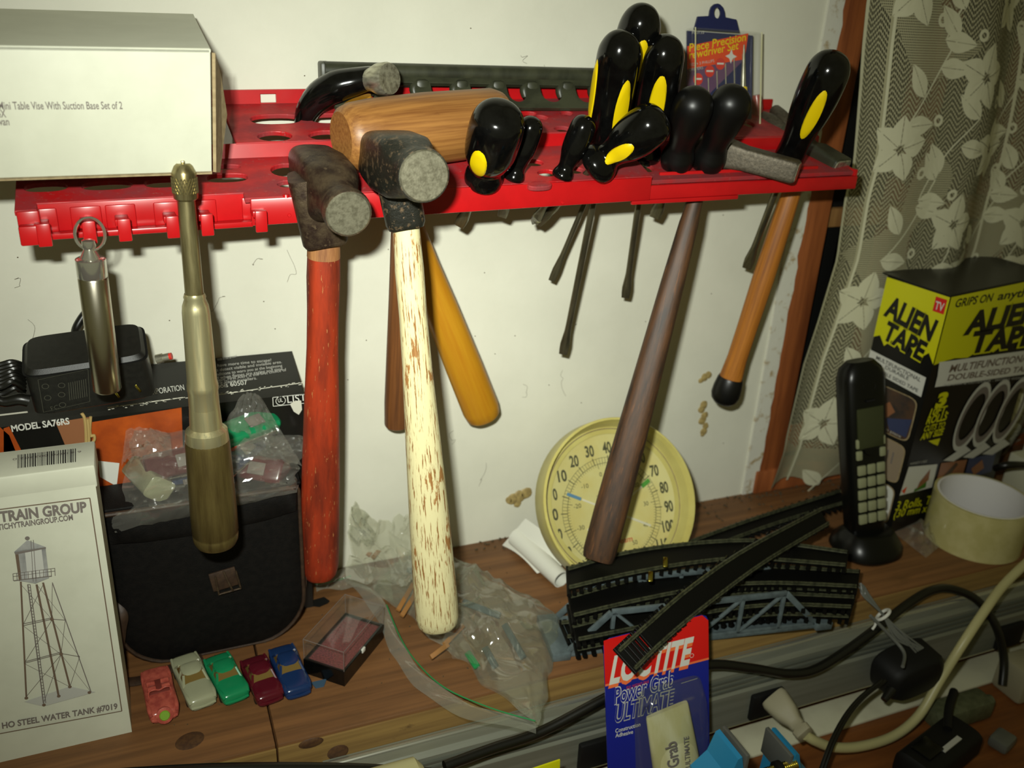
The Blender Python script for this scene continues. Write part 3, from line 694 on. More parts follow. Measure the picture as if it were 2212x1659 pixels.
# wooden mallet
hm_ = thing('mallet', 'wooden mallet with barrel shaped tan head lying across the rack', 'mallet', at(870, 350, y=-.05))
P0 = at(736, 298, y=-.092); P1 = at(1082, 262, y=-.068); M = frame(P0, P1, V((0, 0, 1))); L_ = (P1 - P0).length
build(MB().loft([(0, .0145, .0145), (.002, .0170, .0170), (.007, .0190, .0190), (.02, .0204, .0204), (L_ * .5, .0214, .0214), (L_ - .03, .0210, .0210), (L_ - .008, .0208, .0208), (L_ - .002, .0188, .0188), (L_, .0155, .0155)], M, 40), 'head', 'mallet_wood', hm_)
hammer_handle(at(880, 300, y=-.080), at(856, 918, y=-.020), [(0, .008, .008), (.5, .0085, .0085), (.9, .0095, .0095), (.99, .009, .009), (1, .007, .007)], 'dark_orange_wood', hm_)
# cross peen hammer, dark brown handle
hm_ = thing('hammer', 'long dark brown wooden-handled hammer with grey bar head reaching down over the thermometer', 'hammer', at(1490, 440, y=-.07))
A = at(1528, 335, y=-.078); B = at(1292, 1205, y=-.122)
hammer_handle(A, B, [(0, .0060, .0060), (.12, .0066, .0070), (.16, .0080, .0075), (.3, .0098, .0090, 2.8), (.5, .0116, .0100, 2.8), (.7, .0136, .0112, 2.8), (.88, .0146, .0118, 2.8), (.98, .0146, .0118, 2.8), (1, .0135, .0105, 2.8)], 'brown_wood', hm_, wide=.86)
P0 = at(1520, 318, y=-.070); P1 = at(1722, 372, y=-.118); M = frame(P0, P1, V((0, 0, 1))); L_ = (P1 - P0).length
build(MB().loft([(-.02, .002, .008, 6), (0, .0085, .009, 6), (.015, .0100, .0105, 7), (.03, .0080, .0085, 7), (L_ - .002, .0076, .0080, 7), (L_, .0068, .0072, 6)], M, 32), 'head', 'grey_iron', hm_, angle=30)
build(MB().loft([(L_ - .0003, .0066, .0070, 6), (L_ + .0006, .0060, .0064, 6)], M, 24), 'striking_face', 'steel', hm_)
# claw hammer, orange handle with black rubber end
hm_ = thing('claw_hammer', 'claw hammer with grained orange-brown wood handle and black rubber end beside the window casing', 'hammer', at(1700, 430, y=-.05))
A = at(1738, 330, y=-.062); B = at(1570, 842, y=-.046)
hammer_handle(A, B, [(0, .0090, .0075), (.15, .0098, .0085), (.3, .0110, .0095), (.5, .0118, .0100), (.7, .0112, .0096), (.85, .0112, .0096), (.93, .0128, .0105), (1, .0135, .0110)], 'orange_wood', hm_, wide=.74)
d_ = (B - A).normalized(); L_ = .031
M = frame(B - d_ * .012, B)
build(MB().loft([(0, .0088, .0100), (.002, .0098, .0108), (.010, .0108, .0120), (.016, .0108, .0122), (.021, .0096, .0108), (.0245, .0066, .0075), (.0256, .002, .003)], M, 28), 'rubber_end', 'black_rubber', hm_)
P0 = at(1722, 312, y=-.050); P1 = at(1812, 372, y=-.088); M = frame(P0, P1, V((0, 0, 1))); L_ = (P1 - P0).length
build(MB().loft([(-.014, .0095, .0095, 4), (0, .0105, .0105, 4), (.012, .0085, .0085, 3), (.018, .0098, .0098, 7), (L_ - .001, .0104, .0104, 8), (L_, .0098, .0098, 8)], M, 32), 'head', 'black_rack', hm_, angle=30)
build(MB().loft([(L_ - .0002, .0096, .0096, 8), (L_ + .0007, .0088, .0088, 8)], M, 24), 'striking_face', 'steel', hm_)
for s_ in (-1, 1):
    p = [at(1722, 318, y=-.050), at(1700, 290, y=-.040 ), at(1680, 262, y=-.028), at(1660, 246, y=-.014)]
    p = [q_ + V((.006 * s_ * k / 3, 0, .006 * s_ * k / 3 * .4)) for k, q_ in enumerate(p)]
    build(MB().tube(p, [.009, .0075, .0062, .0048], 12, 4), 'claw', 'grey_iron', hm_)

# ------------------------------------------------------------------ screwdrivers
def prof_at(prof, t):
    for (t0, r0), (t1, r1) in zip(prof, prof[1:]):
        if t <= t1: return r0 + (r1 - r0) * max(0, (t - t0)) / (t1 - t0)
    return prof[-1][1]
def smoothprof(pts, n=5):
    out = []
    for i in range(len(pts) - 1):
        a, b, c, d = pts[max(i - 1, 0)], pts[i], pts[i + 1], pts[min(i + 2, len(pts) - 1)]
        for k in range(n):
            t = k / n
            f = lambda j: .5 * ((2 * b[j]) + (c[j] - a[j]) * t + (2 * a[j] - 5 * b[j] + 4 * c[j] - d[j]) * t * t + (3 * b[j] - 3 * c[j] + d[j] - a[j]) * t ** 3)
            out.append((f(0), max(f(1), .0001)))
    out.append(pts[-1]); return out
def screwdriver(label, A, B, R, insets=(), tip=None, sr=.003, kind='flat', m='black_gloss', rings=None, group=None):
    """A: flange end of the grip, B: domed end, R: largest grip radius, tip: blade end"""
    A = V(A); B = V(B); L_ = (B - A).length; M = frame(A, B)
    t = thing('screwdriver', label, 'screwdriver', A, group)
    f = rings or [(0, .6), (.01, .78), (.05, .86), (.10, .80), (.16, .66), (.22, .64), (.32, .76), (.44, .92), (.58, .99), (.72, 1.0), (.84, .97), (.92, .82), (.97, .56), (.993, .27), (1.0, .02)]
    pr = smoothprof([(a * L_, b * R) for a, b in f], 4)
    build(MB().lathe(pr, M, 32), 'grip', m, t)
    for th, tc, dt, wd in insets:
        mb = MB(); th = math.radians(th); vs = []; n = 24; K = 5
        vs.append(None)
        def sp(tt, arc, lift):
            r = prof_at(pr, tt); a = th + arc / max(r, .004); return V(((r + lift) * math.cos(a), (r + lift) * math.sin(a), tt))
        vs[0] = sp(tc * L_, 0, .0007)
        for k in range(1, K + 1):
            q = k / K
            for i in range(n):
                ph = 2 * math.pi * i / n; vs.append(sp(tc * L_ + dt * L_ * q * math.cos(ph), wd * q * math.sin(ph), .0007 if k < K else -.0004))
        fs = [[0, 1 + i, 1 + (i + 1) % n] for i in range(n)]
        for k in range(K - 1):
            for i in range(n): fs.append([1 + k * n + i, 1 + k * n + (i + 1) % n, 1 + (k + 1) * n + (i + 1) % n, 1 + (k + 1) * n + i])
        mb.add(vs, fs, M); build(mb, 'grip_inset', 'yellow_grip', t, label='bright yellow oval grip inset')
    if tip is not None:
        tip = V(tip); M2 = frame(A + (A - tip).normalized() * .002, tip); S = (tip - A).length
        if kind == 'flat':
            secs = [(0, sr, sr), (S - .030 if S > .05 else S * .5, sr, sr), (S - .022 if S > .05 else S * .6, sr * .95, sr * 1.05), (S - .010, sr * .55, sr * 1.6, 3), (S - .005, sr * .32, sr * 1.55, 4), (S, sr * .18, sr * 1.35, 5)]
        else:
            secs = [(0, sr, sr), (S - .014, sr, sr), (S - .007, sr * .95, sr * .95), (S - .003, sr * .5, sr * .5, 1.4), (S, sr * .15, sr * .15, 1.4)]
        build(MB().loft(secs, M2, 20), 'shaft', 'blade_steel', t)
    return t
def base(px, py, B=None, lift=.001): return tier(px, py, B or B2, lift)
# a stout one beside the mallet
A = base(1042, 396); screwdriver('stout black screwdriver with one round yellow spot, standing right of the mallet', A, at(1084, 232, y=-.131), .0160, [(-20, .44, .21, .0062)], at(989, 492, y=-.055), .0025,
    rings=[(0, .66), (.03, .74), (.10, .74), (.16, .68), (.22, .66), (.30, .82), (.42, .96), (.58, 1.0), (.74, 1.0), (.86, .93), (.94, .74), (.98, .44), (1, .03)])
screwdriver('small plain black screwdriver close to the right of the stout yellow-spotted one', base(1108, 392), at(1154, 252, y=-.104), .0078, (), at(1083, 472, y=-.06), .0022)
screwdriver('small plain black screwdriver leaning between the red rack gap and the large yellow-striped pair', base(1212, 388), at(1270, 250, y=-.104), .0082, (), at(1152, 484, y=-.05), .0022)
screwdriver('large black screwdriver showing two long yellow stripes, longest blade of all', at(1296, 365, y=-.070), at(1346, 68, y=-.110), .0137, [(-66, .60, .245, .0040), (34, .52, .25, .0054)], at(1215, 770, y=-.035), .0023,
    rings=[(0, .55), (.02, .70), (.07, .74), (.13, .62), (.19, .60), (.30, .82), (.42, .96), (.60, 1.0), (.78, 1.0), (.88, .95), (.95, .72), (.985, .42), (1, .03)])
screwdriver('tallest black and yellow screwdriver, standing behind the two-striped one', at(1322, 300, y=-.052), at(1394, 10, y=-.094), .0138, [(20, .68, .17, .0056)], at(1189, 612, y=-.030), .0018)
screwdriver('black screwdriver with one broad yellow stripe, left of the clear precision set', at(1392, 345, y=-.066), at(1442, 78, y=-.104), .0137, [(6, .55, .26, .0058)], at(1350, 648, y=-.035), .0022,
    rings=[(0, .6), (.02, .74), (.07, .78), (.12, .66), (.2, .62), (.32, .84), (.46, .98), (.62, 1.0), (.78, .98), (.88, .92), (.95, .70), (.985, .40), (1, .03)])
screwdriver('black screwdriver lying slanted in front with a yellow oval near its neck', base(1272, 384, None, .006), at(1436, 246, y=-.128), .0142, [(16, .42, .20, .0052)], at(1158, 487, y=-.052), .0022,
    rings=[(0, .5), (.02, .78), (.06, .92), (.13, .94), (.20, .80), (.26, .62), (.34, .66), (.46, .86), (.6, .98), (.74, 1.0), (.86, .94), (.94, .74), (.98, .44), (1, .03)])
rb = [(0, .5), (.02, .72), (.08, .84), (.16, .86), (.24, .76), (.32, .68), (.42, .74), (.54, .88), (.68, .98), (.80, 1.0), (.89, .90), (.95, .68), (.985, .40), (1, .03)]
screwdriver('matt black pear-shaped screwdriver, left one of the plain pair before the precision set', base(1456, 366, B4), at(1508, 194, y=-.112), 0.0130, (), at(1412, 474, y=-.048), .0028, 'flat', 'black_rubber', rb)
screwdriver('matt black pear-shaped screwdriver, right one of the plain pair, beside the grey bar head', base(1522, 366, B4), at(1592, 190, y=-.116), .0134, (), at(1477, 470, y=-.052), .0032, 'cross', 'black_rubber', rb)
screwdriver('black screwdriver with yellow stripe standing alone at the right rack end by the curtain', at(1702, 345, y=-.085), at(1808, 112, y=-.118), .0146, [(14, .52, .25, .0050)], at(1611, 584, y=-.040), .0026,
    rings=[(0, .6), (.02, .72), (.08, .72), (.18, .70), (.28, .76), (.42, .90), (.6, 1.0), (.78, 1.0), (.88, .92), (.95, .70), (.985, .40), (1, .03)])
# clear hook shaped plastic clips poking below the lip
screwdriver_tips = [((1230, 440), (1205, 462), (1166, 482)), ]
cp = MB().tube([at(1210, 440, y=-.06), at(1196, 458, y=-.058), at(1165, 478, y=-.056), at(1150, 470, y=-.056), at(1152, 484, y=-.056)], .0011, 8, 3)
build(cp, 'hex_key', 'chrome', label='thin bent bright hex key poking below the red lip by the blades', cat='hex key')

# ------------------------------------------------------------------ precision screwdriver set
O = at(1478, 268, y=-.012); ps = thing('precision_screwdriver_set', 'blue and red carded precision screwdriver set in a clear hinged case on the rack', 'screwdriver set', at(1550, 270, y=-.02))
TL = at(1478, 62, y=-.010); TR = at(1628, 68, y=-.010); BR = at(1624, 272, y=-.022); BL = at(1478, 268, y=-.022)
Uu = (BR - BL).normalized(); Vv_ = (TL - BL).normalized(); Wd = (BR - BL).length; Hh = (TL - BL).length; Nn = Uu.cross(Vv_).normalized()
if Nn.dot(CAM - TL) < 0: Nn = -Nn
Mp = Matrix(((Uu.x, Vv_.x, Nn.x, BL.x), (Uu.y, Vv_.y, Nn.y, BL.y), (Uu.z, Vv_.z, Nn.z, BL.z), (0, 0, 0, 1)))
build(MB().box((Wd / 2, Hh / 2, .001), (Wd - .003, Hh - .003, .001), Mp), 'backing_card', 'card_blue', ps)
hg = MB(); cx_ = Wd * .46
hg.plate([(cx_ - .020, Hh), (cx_ + .020, Hh), (cx_ + .017, Hh + .009), (cx_ + .007, Hh + .010)] + [(cx_ + .0065 * math.cos(t), Hh + .0125 + .0065 * math.sin(t)) for t in (0.2, .7, 1.2, 1.57, 2.0, 2.5, 2.95)] + [(cx_ - .007, Hh + .010), (cx_ - .017, Hh + .009)],
         [ell((cx_, Hh + .0125), .0030, .0038)], .0016, Mp)
build(hg, 'hanger', 'card_blue', ps)
f = Face(BL + Nn * .0016, Uu, Vv_, .0001)
f.poly('card_orange', [(1484, 100), (1616, 72), (1608, 128), (1484, 150)], .0002)
f.poly('card_lilac', [(1484, 150), (1608, 128), (1482, 252)], .0001)
f.text('yellow_grip', 'Piece Precision', (1488, 112), (1610, 88), .0055, .2, .012, .0005)
f.text('yellow_grip', 'rewdriver Set', (1488, 128), (1594, 106), .0055, .2, .012, .0005)
f.text('ink_pale', 'F00135', (1494, 74), (1520, 73), .002, 0, 0, .0005)
f.text('ink_pale', 'TED + 3 PHILLIPS', (1488, 144), (1542, 134), .0020, 0, 0, .0005)
f.text('ink_pale', 'DRIVERS', (1488, 154), (1518, 149), .0020, 0, 0, .0005)
for c in ((1507, 171), (1532, 154), (1555, 138)):
    f.disc('dot_red', c, .0042, .0005); u, v = f.uv(*c); f.poly('print_white', [(u - .003, v - .0006), (u + .003, v - .0004), (u + .003, v + .0008), (u - .003, v + .0006)], .0007, True)
u, v = f.uv(1578, 122); f.poly('print_white', [(u + (.0052 if i % 2 == 0 else .0022) * math.cos(i * math.pi / 4), v + (.0052 if i % 2 == 0 else .0022) * math.sin(i * math.pi / 4)) for i in range(8)], .0007, True)
f.flush(ps)
for i in range(6):
    x0 = 1507 + i * 18.5; yb2 = [172, 155, 140, 124, 112, 104][i]
    a = f.p3(*f.uv(x0, yb2 + 14)) + Nn * .0025; b = f.p3(*f.uv(x0 + 2, 236)) + Nn * .0025
    d = build(MB().tube([a, b], .00045, 8, 1), 'small_driver', 'steel', ps)
    build(MB().tube([b, b + (b - a).normalized() * .010], .0018, 10, 1), 'small_handle', 'steel', d)
q1 = f.p3(*f.uv(1600, 98)) + Nn * .004; q2 = f.p3(*f.uv(1598, 190)) + Nn * .004; q3 = f.p3(*f.uv(1594, 225)) + Nn * .006
d = build(MB().tube([q1, q1 + (q2 - q1) * .6, q2], [.0005, .0016, .0022], 10, 3), 'driver_blade', 'steel', ps); build(MB().tube([q2, q3], .0032, 12, 1), 'driver_handle', 'yellow_grip', d)
cs = MB().box((Wd / 2, Hh / 2, .0055), (Wd, Hh, .010), Mp, .0015)
build(cs, 'clear_cover', 'clear_case', ps)
build(MB().tube([Mp @ V((Wd, 0, .010)), Mp @ V((Wd, Hh, .010))], .0006, 6, 1), 'cover_edge', 'tube_white', ps)
build(MB().tube([Mp @ V((.003, 0, .010)), Mp @ V((.003, Hh, .010))], .0005, 6, 1), 'cover_edge', 'tube_white', ps)
# pinkish handle tip behind the set
p = [at(1632, 262, y=-.012), at(1636, 232, y=-.013), at(1634, 205, y=-.012)]
build(MB().tube(p, [.0050, .0042, .0030], 12, 5), 'awl', 'pink_car', label='short pinkish-orange awl handle end just right of the clear case', cat='awl')

# ------------------------------------------------------------------ white carton on the rack
fbl = at(0, 391, y=-.128); fbr = at(458, 376, y=-.128); ftl = at(0, 101, y=-.140); ftr = at(455, 105, y=-.140)
bx = thing('carton', 'plain white cardboard carton with grey printed lines resting on the left of the red rack', 'box', fbl)
Ub = (fbr - fbl).normalized(); Zb = (ftr - fbr).normalized(); Nb = Ub.cross(Zb).normalized(); Nb = -Nb if Nb.dot(CAM - fbr) < 0 else Nb
Wb = (fbr - fbl).length + .09; Hb = (ftr - fbr).length; Db = .108
Mb = Matrix(((Ub.x, -Nb.x, Zb.x, fbr.x), (Ub.y, -Nb.y, Zb.y, fbr.y), (Ub.z, -Nb.z, Zb.z, fbr.z), (0, 0, 0, 1)))
def quadbox(vs, M=I4): return MB().add(vs, [(0, 1, 2, 3), (7, 6, 5, 4), (0, 4, 5, 1), (1, 5, 6, 2), (2, 6, 7, 3), (3, 7, 4, 0)], M)
th = .0016
build(MB().box((-Wb / 2, th / 2, Hb / 2), (Wb, th, Hb), Mb, .0007), 'front_panel', 'white_card', bx)
# top flap, lifting a little towards the wall and curling at its right edge
tp = MB(); n = 12; vs = []
zt = at(410, 17, y=-.012)
loc = Mb.inverted() @ zt
for j in range(n + 1):
    t = j / n; y = Db * t; z = Hb - .0004 + (loc.z - Hb) * (t ** 1.2) * (Db / max(loc.y, .01)); xr = 0.0 + (loc.x) * (t ** 1.6)
    for x, dz_ in ((-Wb, 0), (xr, 0)):
        vs.append((x, y, z)); vs.append((x, y, z - .0014))
fs = []
for j in range(n):
    b = j * 4; c = b + 4
    fs += [(b, b + 2, c + 2, c), (b + 1, c + 1, c + 3, b + 3), (b + 2, b + 3, c + 3, c + 2), (b, c, c + 1, b + 1)]
fs += [(0, 1, 3, 2), (n * 4, n * 4 + 2, n * 4 + 3, n * 4 + 1)]
build(tp.add(vs, fs, Mb), 'top_flap', 'white_card', bx, angle=60)
build(MB().box((-Wb / 2, Db / 2, .0008), (Wb, Db, .0016), Mb), 'bottom_panel', 'kraft_card', bx)
# right end flap, bulging outward, showing brown corrugated board
sd = MB(); sd.add([Mb @ V((.0006, .0005, Hb - .002)), at(470, 160, y=-.122), at(484, 246, y=-.112), at(474, 330, y=-.114), at(469, 372, y=-.120), Mb @ V((.0006, .0005, .001))], [(0, 1, 5), (1, 2, 3, 5), (3, 4, 5)])
so = build(sd, 'end_flap', 'kraft_card', bx, smooth=False)
sm = so.modifiers.new('thickness', 'SOLIDIFY'); sm.thickness = .0016; sm.offset = -1
f = Face(Mb @ V((0, 0, 0)), Ub, Zb, .0003)
f.text('ink_grey', 'Mini Table Vise With Suction Base Set of 2', (-2, 236), (265, 235), .0036, 0, .012)
f.text('ink_grey', '54X', (-12, 253), (14, 253), .0036, 0, .012); f.text('ink_grey', 'Taiwan', (-26, 270), (21, 270), .0036, 0, .012)
f.flush(bx, {'ink_grey': 'printed_lines'})

# ------------------------------------------------------------------ flashlight on its ring
fl_ = thing('penlight', 'slim brushed steel penlight hanging by a split ring from a red hook', 'flashlight', at(214, 840, y=-.118))
T_ = at(195, 556, y=-.120); E_ = at(232, 842, y=-.118); M = frame(T_, E_); L_ = (E_ - T_).length
build(MB().lathe([(.0105, .0070), (.0112, .0074), (L_ - .001, .0074), (L_, .0068), (L_, .0050), (L_ - .002, .0045)], M, 32), 'barrel', 'brushed', fl_)
build(MB().lathe([(0, .0060), (.0008, .0074), (.010, .0074), (.0106, .0070)], M, 32), 'cap', 'chrome', fl_)
build(MB().lathe([(-.0095, .0018), (-.009, .0032), (-.006, .0034), (-.0045, .0028), (-.002, .0040), (0, .0052)], M, 20), 'neck', 'chrome', fl_)
rc = at(193, 506, y=-.1180); pts = [rc + V((.0070 * math.cos(a), .002 * math.sin(a), .0080 * math.sin(a))) for a in [2 * math.pi * k / 20 for k in range(20)]]
build(MB().tube(pts, .00055, 8, 3, closed=True), 'split_ring', 'chrome', fl_)
pts = [p + V((.0006, -.0011, .0004)) for p in pts]
build(MB().tube(pts, .00055, 8, 3, closed=True), 'split_ring', 'chrome', fl_)
# ------------------------------------------------------------------ push screwdriver
yk = thing('push_screwdriver', 'old spiral push screwdriver in tarnished brass with knurled chuck, hanging on the rack lip', 'screwdriver', at(465, 1175, y=-.128))
A = at(395, 352, y=-.128); B = at(468, 1178, y=-.128); M = frame(A, B); L_ = (B - A).length
def yt(px, py):
    p = at(px, py, y=-.128); return (p - A).dot((B - A).normalized())
t1, t2, t3, t4, t5, t6 = yt(397, 378), yt(400, 432), yt(412, 642), yt(416, 664), yt(432, 880), yt(437, 950)
_lathe = MB.lathe
def thin(s_, prof, M=I4, n=28, cap=True, closed=False): return _lathe(s_, [(a, r * .75) for a, r in prof], M, n, cap, closed)
MB.lathe = thin
build(MB().lathe([(0, .0046), (.0012, .0062), (.0040, .0078), (t1 - .001, .0083), (t2 - .004, .0084), (t2 - .001, .0080), (t2, .0064)], M, 30), 'chuck', 'aged_brass', yk)
kn = MB()
for i in range(26):
    for dr in (1, -1):
        a0 = 2 * math.pi * i / 26; pts = []
        for k in range(5): a = a0 + dr * k * .14; tt = t1 + .001 + (t2 - t1 - .005) * k / 4; pts.append(M @ V((.0063 * math.cos(a), .0063 * math.sin(a), tt)))
        kn.tube(pts, 00.00025, 4, 1)
build(kn, 'knurling', 'aged_brass', yk)
for k in range(3):
    a = k * 2.094; build(MB().box((.0017 * math.cos(a), .0017 * math.sin(a), -.0004), (.0020, .0020, .0022), M, .0004), 'jaw', 'aged_brass', yk)
build(MB().lathe([(t2 - .001, .0058), (t2 + .004, .0060), (t3 + .004, .0066)], M, 28), 'drive_tube', 'aged_brass', yk, label='narrow dull brass tube')
build(MB().lathe([(t3 - .002, .0070), (t3, .0078), (t3 + .001, .0074), (t4 - .001, .0092), (t4 + .003, .0098), (t5 - .016, .0108), (t5 - .014, .0114), (t5 - .011, .0114), (t5 - .010, .0110), (t5 + .002, .0112)], M, 32), 'ratchet_housing', 'worn_nickel', yk, label='bright worn nickel sleeve')
build(MB().lathe([(t5, .0112), (t5 + .012, .0120), (t6 - .006, .0155), (t6, .0162), (t6 + .001, .0160)], M, 32), 'shoulder', 'worn_nickel', yk)
build(MB().lathe([(t6, .0160), (t6 + .002, .0166), (L_ - .030, .0178), (L_ - .026, .0180), (L_ - .011, .0180), (L_ - .0105, .0175), (L_ - .009, .0175), (L_ - .0085, .0178), (L_ - .005, .0174), (L_ - .002, .0155), (L_, .0100)], M, 36), 'grip', 'dark_brass', yk)
MB.lathe = _lathe
# ------------------------------------------------------------------ alarm carton at the back, against the wall
X1 = at(656, 850, y=-.044).x; yF = -.044; zF = at(656, 850, y=yF).z; zB = at(656, 756, y=-.002).z; X0 = -.20
sb = thing('alarm_carton', 'long black and orange smoke alarm carton with white print standing against the wall', 'box', ((X0 + X1) / 2, -.022, 0))
build(quadbox([(X0, yF, 0), (X1, yF, 0), (X1, yF, zF), (X0, yF, zF), (X0, -.002, 0), (X1, -.002, 0), (X1, -.002, zB), (X0, -.002, zB)]), 'box_body', 'black_box', sb, smooth=False)
U_ = V((1, 0, 0)); f = Face((X0, yF, 0), U_, (0, 0, 1), .0002)
f.poly('fire_orange', [(196, 912), (392, 880), (400, 1100), (420, 1500), (150, 1500), (200, 1000)])
f.poly('fire_orange', [(-60, 922), (-20, 905), (20, 940), (60, 1040), (-60, 1060)])
f.poly('fire_orange', [(8, 925), (20, 921), (60, 1000), (8, 1020)])
f.poly('photo_skin', [(120, 912), (196, 900), (185, 985), (140, 960)])
f.poly('print_white', [(212, 995), (258, 1000), (252, 1050), (216, 1030)], .0001)
f.poly('yellow_grip', [(262, 1340), (296, 1368), (270, 1356)], .0002)
f.text('print_white', 'MODEL SA76RS', (26, 932), (151, 915), .0043, 0, .030, .0002)
f.line('box_wear', [(0, 896), (60, 889)], .0011, .0003); f.line('box_wear', [(232, 880), (395, 858)], .0007, .0003); f.line('box_wear', [(470, 852), (655, 826)], .0006, .0003)
random.seed(9)
for k in range(90):
    px = random.uniform(230, 655); py = 880 - (px - 232) * .128 + random.uniform(-2, 5); f.line('box_wear', [(px, py), (px + random.uniform(2, 7), py - random.uniform(0, 1))], random.uniform(.0002, .0006), .0003)
# safety listing mark
f.line('print_white', [(589, 858), (700, 846)], .0004, .0003); f.line('print_white', [(589, 858), (590, 877), (700, 866)], .0004, .0003)
f.disc('print_white', (606, 865), .0034, .0003, ri=.0030); f.text('print_white', 'UL', (601, 869), (611, 867), .0030, 0, 0, .0003)
f.text('print_white', 'LISTED', (621, 870), (690, 860), .0052, 0, 0, .0003)
f.poly('box_wear', [(626, 872), (634, 866), (650, 864), (652, 884), (645, 895), (634, 888)], .0006)
f.flush(sb)
n_ = V((0, .042, zB - zF)).normalized(); f = Face((X0, yF, zF), U_, n_, .0003)
rows = [('intruder and faster alarms now?', 470, 512, 784, 776), ('have more time to escape!', 470, 586, 797, 785), ('to detect visible and invisible area.', 462, 609, 808, 789), ('conditions to warn you at the beginning', 458, 610, 818, 797),
        ('and when flames are raging and time', 458, 611, 826, 804), ('is short. First Alert is the first choice of', 455, 619, 832, 806), ('fire alarm installers.', 466, 555, 836, 824)]
for st, xa_, xb_, ya_, yb_2 in rows: f.text('ink_pale', st, (xa_, ya_ - 4), (xb_, yb_2 - 4), .0030, .1, 0)
f.text('print_white', 'Illinois 60507', (456, 841), (535, 831), .0046, 0, .004)
f.text('print_white', 'CORPORATION', (312, 856), (399, 843), .0056, 0, 0)
f.flush(sb)
# rubber band hanging down the carton
rbp = [at(176, 892, y=-.046), at(183, 905, y=-.0465), at(186, 940, y=-.0462), at(186, 985, y=-.0465), at(190, 985, y=-.0470), at(192, 940, y=-.0475), at(189, 905, y=-.0475)]
build(MB().tube(rbp, .0010, 8, 4), 'rubber_band', 'rubber_band', label='tan rubber band hanging down the front of the alarm carton', cat='rubber band')
build(MB().tube([at(196, 900, y=-.0462), at(194, 930, y=-.0465), at(197, 942, y=-.047), at(203, 940, y=-.047), at(204, 950, y=-.047), at(198, 957, y=-.047)], .0009, 8, 4), 'rubber_scrap', 'rubber_band', label='curled bit of tan rubber beside the rubber band on the alarm carton', cat='rubber band')
# ------------------------------------------------------------------ power adapter lying on the carton
a_bl = at(75, 905, y=-.078); a_br = at(338, 862, y=-.078); a_tl = at(62, 800, y=-.082); 
Ua = (a_br - a_bl).normalized(); Za = V((0, -.25, 1)); Za = (Za - Ua * Za.dot(Ua)).normalized(); Ya = Za.cross(Ua)
Wa = (a_br - a_bl).length; Ma = Matrix(((Ua.x, Ya.x, Za.x, a_bl.x), (Ua.y, Ya.y, Za.y, a_bl.y), (Ua.z, Ya.z, Za.z, a_bl.z), (0, 0, 0, 1)))
ad = thing('power_adapter', 'bulky black wall power adapter with folded prongs lying on the alarm carton, at left', 'adapter', a_bl)
ab = MB().loft([(0, Wa / 2 - .002, .0165, 8, Wa / 2, .019), (.002, Wa / 2, .0185, 8, Wa / 2, .019), (.030, Wa / 2 - .001, .0185, 8, Wa / 2, .019), (.0325, Wa / 2 - .003, .0170, 8, Wa / 2, .0195)], Ma, 48)
build(ab, 'adapter_body', 'adapter_black', ad, angle=30)
build(MB().loft([(.0290, Wa / 2 + .0003, .0188, 8, Wa / 2, .019), (.0296, Wa / 2 + .0003, .0188, 8, Wa / 2, .019)], Ma, 48), 'seam', 'black_matte', ad)
for px, py in ((252, 850), (298, 838)):
    p = at(px, py, y=-.0795); build(MB().box((0, 0, 0), (.0055, .0022, .0014), Matrix.Translation(p) @ Matrix.Rotation(1.1, 4, 'Y'), .0003), 'prong', 'brass_shiny', ad)
    p = at(px - 4, py - 22, y=-.0792); build(MB().box((0, 0, 0), (.009, .0014, .0010), Matrix.Translation(p) @ Matrix.Rotation(1.0, 4, 'Y')), 'prong_slot', 'black_matte', ad)
f = Face(Ma @ V((0, .0005, 0)), Ua, Za, .0012)
f.line('ink_faint', [(82, 818), (190, 795), (194, 865), (94, 888)], .0003, 0, False, True)
for i, (cx, cy) in enumerate(((98, 832), (133, 830), (103, 857), (133, 850), (135, 872))): f.disc('ink_faint', (cx, cy), .0019, ri=.0015)
for i in range(9): f.line('ink_faint', [(148 + i * 4.6, 824 - i), (151 + i * 4.6, 862 - i)], .0004)
f.text('ink_faint', 'FC', (112, 884), (128, 880), .003)
f.flush(ad)
p0 = at(338, 776, y=-.050); p1 = at(366, 770, y=-.052)
pl = build(MB().lathe([(0, .0030), (.004, .0030), (.0042, .0024), ((p1 - p0).length, .0024)], frame(p0, p1), 16), 'barrel_plug', 'steel', label='small silver barrel plug with red tip behind the black adapter', cat='plug')
build(MB().lathe([(0, .0022), (.0015, .0022), (.0016, .0012)], frame(p1, p1 + (p1 - p0)), 14), 'plug_tip', 'dot_red', pl)
random.seed(4); cbm = MB()
for k in range(9):
    o = random.uniform(-.003, .003); y = -.066 - k * .0018 % .012
    cbm.tube([at(-60, 800 + k * 6, y=y), at(0, 800 + k * 8 - 12 + o, y=y), at(26 + k % 3 * 4, 782 + k * 7, y=y), at(52, 790 + k * 8, y=y + .004)], .0017, 8, 5)
cbm.tube([at(-40, 830, y=-.075), at(0, 866, y=-.078), at(40, 862, y=-.079), at(62, 866, y=-.079)], [.002, .003, .0036, .0036], 10, 4)
build(cbm, 'cord', 'cable_black', ad)
build(MB().tube([at(165, 742, y=-.030), at(163, 715, y=-.022), at(175, 690, y=-.018), at(190, 672, y=-.016), at(206, 664, y=-.016), at(218, 690, y=-.02), at(214, 740, y=-.03)], .0026, 10, 5), 'cord_loop', 'cable_black', ad)

